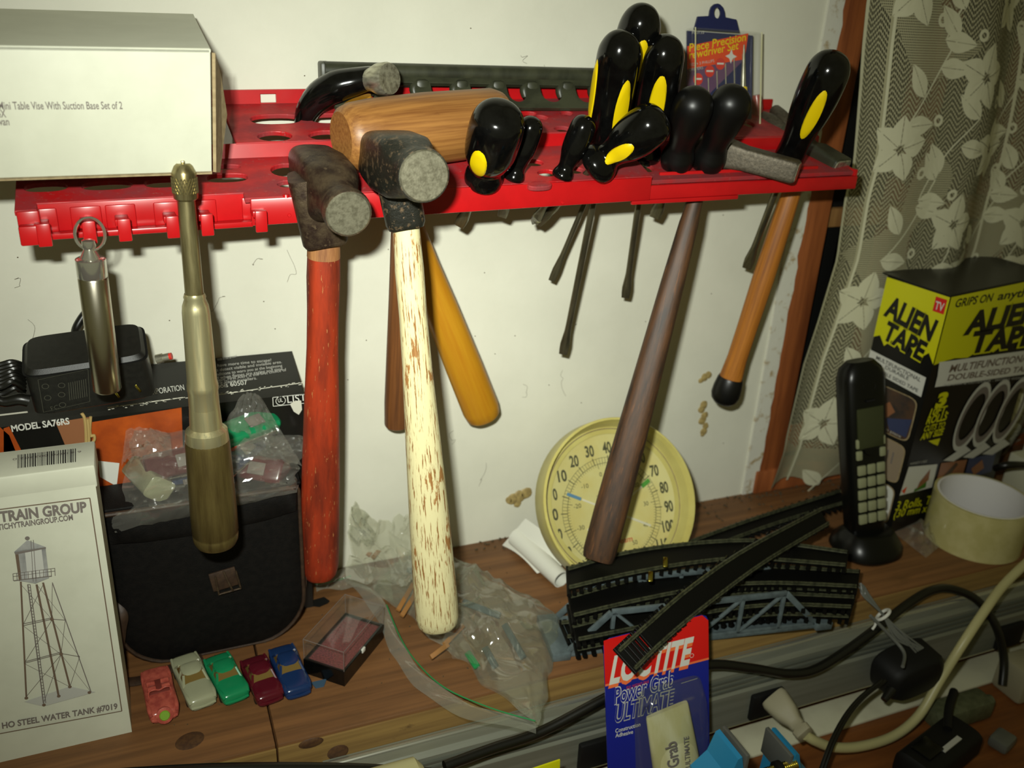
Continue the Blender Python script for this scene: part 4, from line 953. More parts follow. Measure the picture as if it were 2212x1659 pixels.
# ------------------------------------------------------------------ water tank kit box
bR = at(285, 1581, z=0); yk_ = bR.y; xr = bR.x; zt = at(205, 1004, x=xr + .0012).z; hb = thing('kit_box', 'white model kit box with water tank drawing standing on the ledge at far left', 'box', (xr - .07, yk_ + .016, 0))
dp = .030; Wk = .19; yt_ = at(205, 1004, x=xr + .0012).y
yt_ = max(min(yt_, yk_ + .012), yk_ - .008)
build(quadbox([(xr - Wk, yk_, 0), (xr, yk_, 0), (xr, yt_, zt), (xr - Wk, yt_, zt), (xr - Wk, yk_ + dp, 0), (xr, yk_ + dp, 0), (xr, yt_ + dp, zt), (xr - Wk, yt_ + dp, zt)]), 'box_body', 'white_card', hb, smooth=False)
lidm = MB().box((xr - Wk / 2 + .0005, (yt_ + dp / 2), zt - .007), (Wk + .0012, dp + .0014, .0142), bev=.0012)
build(lidm, 'lid', 'white_card', hb)
f = Face((xr - Wk, yk_ - .0004, 0), (1, 0, 0), (0, yt_ - yk_, zt), .0004)
f.line('ink_brown', [(-160, 1120), (194, 1075), (263, 1535), (-200, 1621)], .0006)
f.text('ink_grey', 'TICHY TRAIN GROUP', (-94, 1138), (188, 1104), .0062, 0, .040)
f.text('ink_grey', 'WWW.TICHYTRAINGROUP.COM', (-52, 1151), (158, 1122), .0034, 0, .028)
f.text('ink_grey', 'HO STEEL WATER TANK #7019', (5, 1573), (254, 1530), .0042, 0, .030)
f.poly('tank_grey', [(32, 1190), (98, 1181), (106, 1248), (76, 1260), (42, 1254)]); f.poly('tank_pale', [(54, 1192), (90, 1186), (97, 1244), (60, 1250)], .0001)
f.poly('tank_grey', [(30, 1192), (59, 1166), (99, 1181)]); f.poly('ink_grey', [(31, 1192), (99, 1181), (99, 1184), (33, 1197)], .0002)
f.disc('ink_grey', (59, 1162), .0012); f.poly('ink_brown', [(33, 1197), (40, 1196), (47, 1252), (41, 1254)], .0002)
L = lambda pts, w_=.0003, k='ink_grey': f.line(k, pts, w_, .0003)
L([(28, 1238), (119, 1226)]); L([(28, 1244), (119, 1232)]); L([(30, 1253), (112, 1243)], .0006)
for i in range(12): x = 28 + i * 8.2; L([(x, 1238 - i), (x + 1, 1253 - i)], .0003)
L([(72, 1165), (78, 1255)]); L([(67, 1166), (72, 1255)])
L([(45, 1255), (57, 1504)], .0009, 'ink_brown'); L([(79, 1261), (127, 1503)], .0011, 'ink_brown'); L([(93, 1257), (151, 1482)], .0010, 'ink_brown'); L([(113, 1257), (197, 1494)], .0005)
L([(60, 1261), (94, 1518)], .0006); L([(65, 1261), (99, 1517)], .0004)
for i in range(40): t = i / 40; L([(60 + 34 * t, 1261 + 257 * t), (65 + 34 * t, 1261 + 256 * t)], .0003)
for A_ in ([(50, 1350), (112, 1336), (141, 1338)], [(50, 1346), (112, 1333)], [(53, 1431), (132, 1410), (172, 1417)], [(53, 1428), (132, 1407)]): L(A_, .0004)
for A_ in ([(46, 1262), (112, 1336)], [(93, 1262), (50, 1348)], [(50, 1350), (132, 1412)], [(112, 1338), (53, 1430)], [(53, 1432), (151, 1482)], [(132, 1412), (57, 1503)], [(80, 1262), (141, 1338)], [(113, 1260), (112, 1336)],
           [(112, 1338), (172, 1417)], [(141, 1338), (132, 1410)], [(132, 1412), (197, 1494)], [(172, 1417), (151, 1482)], [(94, 1518), (132, 1412)]): L(A_, .00022)
f.poly('ink_pale', [(52, 1515), (94, 1525), (206, 1494), (151, 1482)])
for c in ((57, 1506), (95, 1521), (127, 1502), (151, 1482), (193, 1494), (112, 1336), (132, 1411)): f.disc('ink_brown', c, .0010, .0004)
f.flush(hb)
f = Face((xr - Wk, yt_, zt), (1, 0, 0), (0, 1, 0), .0005); random.seed(2); px = 38
while px < 166:
    wd = random.choice([1, 1, 2, 3]); f.poly('ink_dark', [(px, 1013 - (px - 38) * .11), (px + wd, 1013 - (px - 38) * .11), (px + wd, 984 - (px - 38) * .11), (px, 984 - (px - 38) * .11)]); px += wd + random.choice([1, 2, 2, 3])
f.text('ink_grey', '6 61070 003302 0', (176, 975), (28, 992), .0022)
f.flush(hb)

# ------------------------------------------------------------------ leather case
cx0, cx1, cy0, cy1, ch = -.0385, .0835, -.0760, -.0465, .128
lcs = thing('leather_case', 'scuffed black leather case with brown welts and a small buckle, behind the toy cars', 'leather case', ((cx0 + cx1) / 2, (cy0 + cy1) / 2, 0))
def roundprof(x0, x1, z0, z1, rb_, rt_, n=9):
    p = []
    for cx, cz, r, a0 in ((x1 - rb_, z0 + rb_, rb_, -90), (x1 - rt_, z1 - rt_, rt_, 0), (x0 + rt_, z1 - rt_, rt_, 90), (x0 + rb_, z0 + rb_, rb_, 180)):
        for k in range(n + 1):
            a = math.radians(a0 + 90 * k / n); p.append((cx + r * math.cos(a), cz + r * math.sin(a)))
    return p
MX = Matrix(((1, 0, 0, 0), (0, 0, 1, 0), (0, 1, 0, 0), (0, 0, 0, 1)))   # (x, z, y)
def pillow(profl, y0, y1, bulge, M=MX):
    c = (sum(p[0] for p in profl) / len(profl), sum(p[1] for p in profl) / len(profl)); n = len(profl); vs = []; fs = []
    rings = [(1 - .0, y1), (1.0, y0), (.97, y0 - bulge * .45), (.85, y0 - bulge * .8), (.5, y0 - bulge), (.02, y0 - bulge)]
    for s_, y in rings:
        for p in profl: vs.append((c[0] + (p[0] - c[0]) * s_, c[1] + (p[1] - c[1]) * s_, y))
    for j in range(len(rings) - 1):
        for i in range(n): fs.append([j * n + i, j * n + (i + 1) % n, (j + 1) * n + (i + 1) % n, (j + 1) * n + i])
    fs.append(list(range(n))[::-1]); fs.append([(len(rings) - 1) * n + i for i in range(n)])
    return MB().add(vs, fs, M)
pr = roundprof(cx0, cx1, 0, ch, .036, .008)
build(pillow(pr, cy0 + .003, cy1, .003), 'case_body', 'leather', lcs)
for y in (cy0 + .0025, cy1 - .002):
    build(MB().tube([V((p[0] + (.0008 if p[0] > .02 else -.0008), y, max(p[1], .0012))) for p in pr], .0013, 8, 1, closed=True), 'welt', 'leather_brown', lcs)
pf = [(cx0 + .0005, .104), (cx0 + .02, .1015), (.02, .1005), (cx1 - .02, .1035), (cx1 - .0005, .107), (cx1 + .001, ch + .001), (cx0 - .001, ch + .001)]
build(pillow(pf, cy0 + .0022, cy1 - .001, .0052), 'lid_flap', 'leather', lcs)
lt = MB().box(((cx0 + cx1) / 2, (cy0 + cy1) / 2, ch + .0012), (cx1 - cx0 + .004, cy1 - cy0 + .003, .003), bev=.0013)
build(lt, 'lid_top', 'leather', lcs)
build(MB().tube([V((cx0 + .002, cy0 - .0025, ch - .0005)), V((.0, cy0 - .0035, ch)), V((.05, cy0 - .0035, ch)), V((cx1 - .002, cy0 - .0025, ch - .0005))], .0016, 8, 4), 'top_welt', 'leather_brown', lcs)
bc = at(484, 1252, y=cy0 - .0028)
build(MB().box((0, 0, 0), (.0175, .0016, .0150), Matrix.Translation(bc + V((0, .0005, 0))) @ Matrix.Rotation(-.15, 4, 'Y'), .0006), 'buckle_tab', 'leather_brown', lcs)
Mq = Matrix.Translation(bc + V((.002, -.0016, -.001))) @ Matrix.Rotation(-.12, 4, 'Y') @ MX
bk = [Mq @ V(p) for p in ((-.0068, .0065, 0), (-.0072, -.0070, 0), (-.006, -.0082, 0), (.006, -.0082, 0), (.0072, -.0070, 0), (.0068, .0065, 0))]
b_ = build(MB().tube(bk, .0007, 8, 2), 'buckle', 'iron_brown', lcs); build(MB().tube([Mq @ V((-.001, .0085, .001)), Mq @ V((.0005, 0, -.001)), Mq @ V((.002, -.0080, -.001))], .0007, 8, 3), 'buckle_pin', 'iron_brown', lcs)
st = [V((cx0 - .002, -.060, .122)), V((cx0 - .0085, -.064, .11)), V((cx0 - .0095, -.068, .085)), V((cx0 - .004, -.074, .062)), V((cx0 + .004, -.080, .052)), V((cx0 + .002, -.081, .040)), V((cx0 - .002, -.080, .020))]
build(MB().tube(st, .0030, 10, 5, flat=.3, hint=(.3, -1, 0)), 'strap', 'leather_brown', lcs)
st = [V((cx1 + .002, -.060, .10)), V((cx1 + .0035, -.062, .06)), V((cx1 + .003, -.063, .035)), V((cx1 - .006, -.064, .014)), V((cx1 - .026, -.067, .0030)), V((cx1 - .05, -.07, .0022))]
build(MB().tube(st, .0040, 10, 5, flat=.3, hint=(1, 0, -1)), 'strap', 'leather_brown', lcs)
build(MB().tube([V((cx0 - .003, -.086, .0015)), V((cx0 + .010, -.088, .0015)), V((cx0 + .028, -.083, .0015)), V((cx0 + .05, -.078, .0015))], .0045, 10, 5, flat=.28, hint=(0, 0, 1)), 'strap_end', 'leather_brown', lcs)

# ------------------------------------------------------------------ toy vehicles
def car(name, label, loc, rz, body, L_=.050, Wc=.0185, style='sedan', rx=0.0, s=1.0, M=None, cat='toy car', group='small toy cars in a row'):
    """x along the car, nose at +x"""
    t = thing(name, label, cat, loc, group); M = M or place(loc, rz, rx, 0, s)
    h = .0072
    xs = [-.5, -.485, -.44, -.30, -.12, .05, .20, .34, .44, .485, .5]
    hh = {'sedan': [.60, .80, .92, .98, 1.0, 1.0, .98, .94, .86, .74, .55], 'finned': [.62, .84, .98, 1.0, 1.0, 1.0, .98, .95, .90, .78, .55], 'open': [.55, .80, .88, .90, .90, .92, .92, .90, .84, .70, .5]}[style]
    ww = [.80, .90, .96, 1.0, .99, .97, .98, .98, .95, .88, .76]
    secs = []
    for x, a, b in zip(xs, hh, ww): secs.append((x * L_, a * h / 2 + .0009, b * Wc / 2, 4.2, -(a * h / 2 + .0034), 0))
    Mx = M @ Matrix(((0, 0, 1, 0), (0, 1, 0, 0), (-1, 0, 0, 0), (0, 0, 0, 1)))
    mb = MB().loft(secs, Mx, 24)
    for sy in (-1, 1):   # fenders and fins
        mb.tube([M @ V((-.47 * L_, sy * Wc * .42, .0098 if style != 'open' else .0088)), M @ V((-.30 * L_, sy * Wc * .44, .0092)), M @ V((-.05 * L_, sy * Wc * .45, .0080)), M @ V((.15 * L_, sy * Wc * .44, .0084)), M @ V((.38 * L_, sy * Wc * .43, .0092)), M @ V((.49 * L_, sy * Wc * .40, .0078))],
                [.0010, .0013, .0008, .0012, .0016, .0012], 8, 4)
    b_ = build(mb, 'body', body, t, angle=50)
    if style == 'open':
        build(MB().box((-.04 * L_, 0, .0104), (.30 * L_, Wc * .66, .0022), M, .0008), 'cockpit', 'cockpit_shade_red', t)  # uncut plate, darker pink paints in the shade of an open cockpit
        for sx in (-.10, .02):
            for sy in (-.23, .23): build(MB().box((sx * L_, sy * Wc, .0118), (.0028, Wc * .30, .0040), M, .0010), 'seat', body, t)
        build(MB().tube([M @ V((.13 * L_, -Wc * .38, .0100)), M @ V((.12 * L_, -Wc * .34, .0142)), M @ V((.12 * L_, -Wc * .17, .0150)), M @ V((.12 * L_, 0, .0138)), M @ V((.12 * L_, Wc * .17, .0150)), M @ V((.12 * L_, Wc * .34, .0142)), M @ V((.13 * L_, Wc * .38, .0100))], .0006, 8, 3), 'windscreen_frame', body, t)
        build(MB().loft([(-.0012, .0052, .0052), (.0012, .0052, .0052), (.0014, .0038, .0038)], M @ Matrix.Translation((.5 * L_, 0, .0072)) @ Matrix.Rotation(math.pi / 2 - .5, 4, 'Y'), 20), 'round_badge_ring', body, t)
        build(MB().loft([(.0012, .0034, .0034), (.0019, .0028, .0028)], M @ Matrix.Translation((.5 * L_, 0, .0072)) @ Matrix.Rotation(math.pi / 2 - .5, 4, 'Y'), 20), 'badge', 'lime', t)
    else:
        c0, c1, c2, c3 = {'sedan': (-.30, -.20, .06, .18), 'finned': (-.27, -.17, .05, .18)}[style]
        z0, z1 = .0098, .0148; w0, w1 = Wc * .42, Wc * .33
        vs = [(c0 * L_, -w0, z0), (c3 * L_, -w0, z0), (c3 * L_, w0, z0), (c0 * L_, w0, z0), (c1 * L_, -w1, z1), (c2 * L_, -w1, z1), (c2 * L_, w1, z1), (c1 * L_, w1, z1)]
        g = MB().add(vs, [(0, 1, 2, 3), (7, 6, 5, 4), (0, 4, 5, 1), (1, 5, 6, 2), (2, 6, 7, 3), (3, 7, 4, 0)], M)
        build(g, 'windows', 'car_glass', t, smooth=False)
        r = MB().loft([(z1 - .0012, (c2 - c1) * L_ * .5 + .0010, w1 + .0006, 4, (c1 + c2) / 2 * L_, 0), (z1 + .0004, (c2 - c1) * L_ * .5 + .0004, w1, 4, (c1 + c2) / 2 * L_, 0), (z1 + .0012, (c2 - c1) * L_ * .38, w1 * .7, 3, (c1 + c2) / 2 * L_, 0)], M, 24)
        for sy in (-1, 1):
            for (xa_, xb_2) in ((c0, c1), (c3, c2), ((c0 + c3) / 2, (c1 + c2) / 2)):
                r.tube([M @ V((xa_ * L_, sy * w0, z0)), M @ V((xb_2 * L_, sy * w1, z1))], .0009, 6, 1)
        build(r, 'roof', body, t)
    for sx in (-.30, .31):
        for sy in (-1, 1):
            build(MB().lathe([(0, .0026), (.0005, .0031), (.0028, .0031), (.0032, .0026)], M @ Matrix.Translation((sx * L_, sy * (Wc / 2 - .0022) - .0016, .0031)) @ Matrix.Rotation(-math.pi / 2, 4, 'X'), 16), 'wheel', 'tyre', t)
    for e in (-1, 1):
        bp = MB(); bp.tube([M @ V((e * .495 * L_, -Wc * .40, .0048)), M @ V((e * .515 * L_, 0, .0048)), M @ V((e * .495 * L_, Wc * .40, .0048))], .0010, 8, 3)
        build(bp, 'bumper', body, t)
    return t
def cpos(p0, p1, L_=None):
    a = at(*p0, z=.006); b = at(*p1, z=.006); d = b - a; return ((a + b) / 2 - V((0, 0, .006)), math.atan2(d.y, d.x), d.length)
for nm, lab, p0, p1, m, stl in (('toy_car', 'pink open toy roadster with round lime badge, first car beside the kit box', (334, 1452), (356, 1548), 'pink_car', 'open'),
                                ('toy_car', 'pale grey-green toy car between the pink and the green one', (396, 1424), (440, 1520), 'grey_car', 'finned'),
                                ('toy_car', 'bright green toy sedan in the middle of the row', (466, 1424), (512, 1508), 'green_car', 'sedan'),
                                ('toy_car', 'dark maroon toy car between the green and the blue one', (545, 1428), (586, 1512), 'maroon_car', 'sedan'),
                                ('toy_car', 'dark blue toy car at the right end of the row', (606, 1404), (646, 1498), 'blue_car', 'sedan')):
    l_, rz_, ln = cpos(p0, p1); car(nm, lab, (l_.x, l_.y, 0), rz_, m, ln * 1.0, .0190, stl)
# bag of more toys on top of the case
bx0 = thing('plastic_bag', 'clear plastic bag of coloured toy cars heaped on the leather case', 'bag', (.03, -.06, ch))
def film(outline, zf, N_=46, seed=0, ang=60):
    pass
def sheet(corners, nu, nv, fn):
    """bilinear patch over four corner points displaced by fn(u,v,p)"""
    a, b, c, d = [V(p) for p in corners]; vs = []; ls = []
    for j in range(nv + 1):
        for i in range(nu + 1):
            u, v = i / nu, j / nv; p = (a * (1 - u) + b * u) * (1 - v) + (d * (1 - u) + c * u) * v
            vs.append(fn(u, v, p)); ls.append(V((u * .1, v * .1, 0)))
    m = MB(); m.v = vs; m.l = ls
    m.f = [[j * (nu + 1) + i, j * (nu + 1) + i + 1, (j + 1) * (nu + 1) + i + 1, (j + 1) * (nu + 1) + i] for j in range(nv) for i in range(nu)]
    return m
def ridged(p, k, s=0):
    return 1 - abs(2 * noise.noise(V(p) * k + V((s, s * 2, s * 3)))) * 1.6
zc = ch + .004
cfn = [(318, 1030, 'grey_car', .010, 1.9, .7), (384, 1000, 'maroon_car', .016, .2, .9), (404, 1062, 'blue_car', .007, .1, .4), (512, 982, 'blue_car', .020, .9, .8), (534, 928, 'green_car', .032, .5, .5), (552, 1014, 'maroon_car', .012, -.6, .9)]
for k, (px, py, m, dz_, rz_, rx_) in enumerate(cfn):
    p = at(px, py, y=-.056 if py > 950 else -.050); nm = {'grey_car': 'pale grey', 'maroon_car': 'maroon', 'blue_car': 'blue', 'green_car': 'green'}[m]
    extra = ['at the left end', 'behind the brass tool', 'low in front', 'beside the brass tool', 'on top of the heap', 'at the right'][k]
    t = thing('toy_bus', nm + ' toy vehicle inside the clear bag on the leather case, ' + extra, 'toy car', p, 'toy vehicles inside the bag')
    Mt = Matrix.Translation(p) @ Matrix.Rotation(rz_, 4, 'Z') @ Matrix.Rotation(rx_, 4, 'X')
    build(MB().loft([(-.0215, .0062, .0078, 5), (-.0205, .0075, .0090, 5), (.0195, .0078, .0092, 5), (.0215, .0064, .0078, 5)], Mt @ Matrix.Rotation(math.pi / 2, 4, 'Y'), 28), 'body', m, t)
    build(MB().box((.004, 0, .0078), (.012, .0085, .0012), Mt, .0005), 'window', 'ink_grey', t)
    build(MB().box((0, -.0093, -.001), (.034, .0008, .0050), Mt, .0003), 'label_strip', 'chrome', t)
    build(MB().box((-.017, -.0097, -.001), (.004, .0006, .0044), Mt, .0003), 'label_end', 'card_orange', t)
def bagfn(u, v, p):
    e = min(u, 1 - u, v, 1 - v) * 2; b = math.sin(math.pi * u) ** .8 * math.sin(math.pi * v) ** .6
    n = ridged((u * 1.2, v, .3), 4.2, 1) * .005 + ridged((u, v, .7), 11, 5) * .002
    return p + V((0, -.024, .014)) * b + V((noise.noise(V((u * 5, v * 5, 2))) * .006, -n, n * .8))
bag = sheet([at(248, 1150, y=-.080), at(640, 1066, y=-.080), at(655, 945, y=-.047), at(290, 930, y=-.047)], 54, 34, bagfn)
build(bag, 'bag_front', 'clear_small_bag', bx0, angle=25, origin=(.03, -.06, ch))
def bag2(u, v, p):
    n = ridged((u, v, 3), 5, 9) * .005; return p + V((0, -n - .004 * math.sin(math.pi * u), .004 * math.sin(math.pi * u)))
build(sheet([at(440, 980, y=-.060), at(650, 1000, y=-.060), at(560, 850, y=-.049), at(520, 850, y=-.049)], 24, 22, bag2), 'bag_top', 'clear_small_bag', bx0, angle=25, origin=(.03, -.06, ch))
build(sheet([at(262, 1000, y=-.060), at(372, 980, y=-.060), at(366, 930, y=-.052), at(272, 922, y=-.052)], 16, 12, bag2), 'bag_corner', 'clear_small_bag', bx0, angle=25, origin=(.03, -.06, ch))

# ------------------------------------------------------------------ little hinged display case
c1 = at(656, 1456, z=0); c2 = at(744, 1482, z=0); c3 = at(828, 1378, z=0)
c1.z = c2.z = c3.z = 0
dx = (c2 - c1); dy = (c3 - c2); dyn = dy.normalized(); dxn = V((dyn.y, -dyn.x, 0)); 
if dxn.dot(dx) < 0: dxn = -dxn
wx = abs(dx.dot(dxn)); wy = dy.length; Md = Matrix(((dxn.x, dyn.x, 0, c2.x - dxn.x * wx), (dxn.y, dyn.y, 0, c2.y - dxn.y * wx), (0, 0, 1, 0), (0, 0, 0, 1)))
dc = thing('display_case', 'small black-bottomed plastic case with clear lid and red felt inside, right of the blue car', 'case', (c2 + (c3 - c2) / 2 - dxn * wx / 2))
bt = MB(); 
bt.plate([(0, 0), (wx, 0), (wx, wy), (0, wy)], [[(.0014, .0014), (wx - .0014, .0014), (wx - .0014, wy - .0014), (.0014, wy - .0014)]], .012, Md @ Matrix.Translation((0, 0, .006)), .0004)
bt.box((wx / 2, wy / 2, .001), (wx - .001, wy - .001, .0016), Md)
build(bt, 'base', 'black_gloss', dc, smooth=False)
build(MB().box((wx / 2, wy / 2, .0085), (wx - .003, wy - .003, .005), Md, .0006), 'felt_pad', 'red_felt', dc)
ld = MB().box((wx / 2, wy / 2, .0205), (wx - .0002, wy - .0002, .017), Md, .0008); build(ld, 'clear_lid', 'clear_case', dc)
ed = MB(); zt_ = .029
for (a, b) in (((0, 0), (wx, 0)), ((wx, 0), (wx, wy)), ((wx, wy), (0, wy)), ((0, wy), (0, 0))): ed.tube([Md @ V((*a, zt_)), Md @ V((*b, zt_))], .0002, 6, 1); ed.tube([Md @ V((*a, .0125)), Md @ V((*a, zt_))], .0002, 6, 1)
build(ed, 'lid_edges', 'ink_grey', dc)
build(MB().box((wx + .0004, wy * .46, .0118), (.0016, .004, .0034), Md, .0005), 'catch', 'print_white', dc)
# blue scrap under its corner and torn dark scrap behind
build(MB().prism([tuple(at(px, py, z=0).xy) for px, py in ((672, 1476), (706, 1468), (700, 1484), (682, 1488))], .0002, .0009), 'blue_scrap', 'scrap_blue', label='tiny blue scrap lying in front of the small clear-lidded case', cat='scrap')
build(MB().prism([tuple(at(px, py, z=0).xy) for px, py in ((672, 1300), (700, 1292), (712, 1300), (708, 1304), (690, 1312), (674, 1310))], .0002, .0012), 'torn_scrap', 'black_matte', label='torn dark scrap of paper between leather case and display case', cat='scrap')

# ------------------------------------------------------------------ zip bag with sticks inside
zb_ = thing('zip_bag', 'crumpled clear zip-top plastic bag of parts spread on the ledge under the white hammer handle', 'bag', (.2, -.11, 0))
def zfn(u, v, p):
    b = (math.sin(math.pi * min(max(u, 0), 1)) ** .6) * (math.sin(math.pi * min(max(v, 0), 1)) ** .55)
    n = max(0, ridged((p.x * 22, p.y * 26, 1.5), 1.0, 2)) * .011 + max(0, ridged((p.x * 60, p.y * 50, .5), 1.0, 5)) * .0060
    h = .003 + b * (.016 + .012 * noise.noise(V((u * 3, v * 3, 4))) + n)
    w_ = .006 * noise.noise(V((u * 6, v * 6, 9)))
    ez = .004 * noise.noise(V((u * 9, v * 9, 1)))
    q = p + V((w_ + ez, ez - w_, 0)); q.z = max(h, .0012)
    if q.y < LY + .001: q.z = max(q.z - .0 , .0012)
    return q
cz = [at(806, 1270, z=0), at(1160, 1575, z=0), at(1222, 1345, z=0), at(905, 1172, z=0)]
cz = [V((p.x, p.y, 0)) for p in cz]
build(sheet(cz, 90, 70, zfn), 'bag_film', 'clear_bag', zb_, angle=22)
def zfn0(u, v, p): q = zfn(u, v, p); return V((q.x, q.y, .0008 + q.z * .12))
build(sheet(cz, 40, 30, zfn0), 'bag_underside', 'clear_bag', zb_, angle=25)
# folded mouth: band with the green zip, curling from the upper left to the front corner
zp = [(735, 1248), (800, 1268), (835, 1312), (866, 1385), (902, 1438), (962, 1492), (1060, 1535), (1156, 1563)]
zq = [(752, 1262), (790, 1300), (822, 1355), (846, 1412), (880, 1462), (930, 1512), (1030, 1558), (1158, 1582)]
def ribbon(A_, B_, zA, zB, nv=6, wob=.0015):
    m = MB(); n = len(A_); K = 6; rows = []
    def cat(P, t):
        i = min(int(t), n - 2); f_ = t - i; a, b, c, d = P[max(i - 1, 0)], P[i], P[i + 1], P[min(i + 2, n - 1)]
        return .5 * ((2 * b) + (c - a) * f_ + (2 * a - 5 * b + 4 * c - d) * f_ * f_ + (3 * b - 3 * c + d - a) * f_ ** 3)
    Ar = [at(*p, z=zA) for p in A_]; Br = [at(*p, z=zB) for p in B_]
    for k in range((n - 1) * K + 1):
        t = k / K; a = cat(Ar, t); b = cat(Br, t)
        for j in range(nv + 1): q = a.lerp(b, j / nv); q = q + V((0, 0, wob * math.sin(k * .7 + j) + .002 * math.sin(math.pi * j / nv))); m.v.append(q); m.l.append(V((t * .01, j * .01, 0)))
    for k in range((n - 1) * K):
        for j in range(nv): b0 = k * (nv + 1) + j; m.f.append([b0, b0 + 1, b0 + nv + 2, b0 + nv + 1])
    return m, Ar
rm, Ar = ribbon(zp, zq, .012, .006)
build(rm, 'bag_mouth', 'cloudy_bag', zb_, angle=60)
build(MB().tube([p + V((0, 0, .0022)) for p in Ar[2:]], .00045, 6, 5), 'zip_strip', 'zip_green', zb_)
build(MB().tube([at(680, 1262, z=.004), at(720, 1256, z=.004), at(758, 1244, z=.005)], .0005, 6, 4), 'zip_strip', 'zip_green', zb_)
rm, _ = ribbon([(678, 1240), (720, 1232), (770, 1220), (840, 1225)], [(684, 1278), (730, 1272), (780, 1272), (850, 1300)], .006, .002); build(rm, 'bag_side', 'cloudy_bag', zb_, angle=60)
def up(u, v, p):
    n = max(0, ridged((u * 1.5, v, 4), 3.2, 3)) * .010; return p + V((.003 * math.sin(v * 6), -n - .010 * math.sin(math.pi * u) * (1 - v * .5), (.005 * math.sin(u * 7 + 1)) * v))
build(sheet([at(742, 1235, y=-.050), at(905, 1240, y=-.055), at(886, 1108, y=-.006), at(760, 1100, y=-.006)], 40, 30, up), 'upright_corner', 'cloudy_bag', zb_, angle=25)
build(sheet([at(748, 1150, y=-.012), at(800, 1160, y=-.016), at(792, 1108, y=-.008), at(768, 1088, y=-.006)], 14, 14, up), 'upright_corner', 'cloudy_bag', zb_, angle=25)
random.seed(8)
for k, (p0, p1) in enumerate((((795, 1200), (832, 1152)), ((860, 1318), (892, 1262)), ((868, 1330), (905, 1270)), ((1000, 1352), (960, 1392)), ((930, 1420), (968, 1392)), ((805, 1205), (846, 1158)))):
    a = at(*p0, z=.008); b = at(*p1, z=.010); build(MB().box((0, 0, (b - a).length / 2), (.0028, .0036, (b - a).length), frame(a, b), .0004), 'wooden_stick', 'stick_wood', group='wooden sticks in the zip bag', label=['short brown wooden stick in the upright bag corner, nearer the red handle', 'brown wooden stick left of the white hammer handle, upper of two', 'brown wooden stick left of the white hammer handle, lower of two', 'brown wooden stick right of the white hammer handle end', 'short brown stick below the white hammer handle end', 'short brown wooden stick in the upright bag corner, nearer the white handle'][k], cat='stick')
ib = sheet([at(940, 1425, z=.020), at(1050, 1432, z=.020), at(1062, 1372, z=.024), at(966, 1362, z=.024)], 12, 8, lambda u, v, p: p + V((0, 0, .002 * math.sin(u * 5 + v * 3))))
build(ib, 'inner_packet', 'blister', zb_, angle=40)
for k, (p0, p1, m) in enumerate((((1010, 1410), (1030, 1440), 'zip_green'), ((1048, 1400), (1070, 1440), 'bridge_grey'), ((1090, 1350), (1130, 1420), 'bridge_grey'), ((1000, 1300), (1080, 1330), 'bridge_grey'), ((880, 1230), (960, 1260), 'bridge_grey'))):
    a = at(*p0, z=.006); b = at(*p1, z=.008); build(MB().box((0, 0, (b - a).length / 2), (.003, .005, (b - a).length), frame(a, b), .0008), 'plastic_part', m, group='small plastic parts in the zip bag', label=['small green plastic part in the zip bag', 'small grey plastic part beside the green one in the zip bag', 'grey plastic part at the right side of the zip bag', 'longer grey plastic part in the zip bag right of the white handle', 'grey plastic part behind the white hammer handle in the zip bag'][k], cat='plastic part')
# ------------------------------------------------------------------ round dial thermometer
tl_ = math.radians(33); RR_ = .0680; tcen = at(1343, 1082, z=RR_ * math.cos(tl_) + .0125)
Nt = V((0, -math.cos(tl_), math.sin(tl_))); Ut = V((1, 0, 0)); Vt = V((0, math.sin(tl_), math.cos(tl_)))
Mt = Matrix(((Ut.x, Vt.x, Nt.x, tcen.x), (Ut.y, Vt.y, Nt.y, tcen.y), (Ut.z, Vt.z, Nt.z, tcen.z), (0, 0, 0, 1)))
th = thing('dial_thermometer', 'round yellowed dial thermometer with faded numbers leaning on the wall behind the hammer handle', 'thermometer', (tcen.x, tcen.y, 0))
R0 = RR_
build(MB().lathe([(-.021, R0 - .006), (-.0215, R0 - .002), (-.019, R0 - .0005), (0, R0), (.0008, R0 - .0006), (.0008, R0 - .0020), (-.0010, R0 - .0026), (-.010, R0 - .005), (-.0125, R0 - .0065), (-.0128, R0 - .012)], Mt, 72, cap=False), 'housing', 'cream_plastic', th, angle=30)
build(MB().lathe([(-.0212, R0 - .006), (-.0208, .001)], Mt, 60, cap=True), 'back', 'cream_plastic', th)
build(MB().lathe([(-.0145, .001), (-.0145, R0 - .012), (-.0132, R0 - .0095)], Mt, 72, cap=False), 'dial', 'dial_face', th)
build(MB().lathe([(-.0118, R0 - .0082), (-.0112, R0 - .0078), (-.0118, R0 - .0074)], Mt, 72, cap=False, closed=False), 'inner_ring', 'kraft_card', th)
f = Face(Mt @ V((0, 0, -.0145)), Ut, Vt, .0003)
c0 = V((-.0026, -.0075)); RT_ = .0445
def pol(deg, r):   # deg clockwise from straight up
    a = math.radians(deg); return (c0.x + r * math.sin(a), c0.y + r * math.cos(a))
def ang(F): return (F - 37) * 1.78      # -40 .. 120 F round the dial
f.disc('dial_ink', tuple(c0), RT_ + .0002, 0, True, 90, ri=RT_ - .0001); f.disc('dial_ink', tuple(c0), RT_ - .0042, 0, True, 90, ri=RT_ - .0046)
for F in range(-40, 121, 2):
    a = ang(F); big = F % 10 == 0
    f.line('dial_ink', [pol(a, RT_ - .0044), pol(a, RT_ + (.0016 if big else 0))], .0007 if big else .0003, .0001, True)
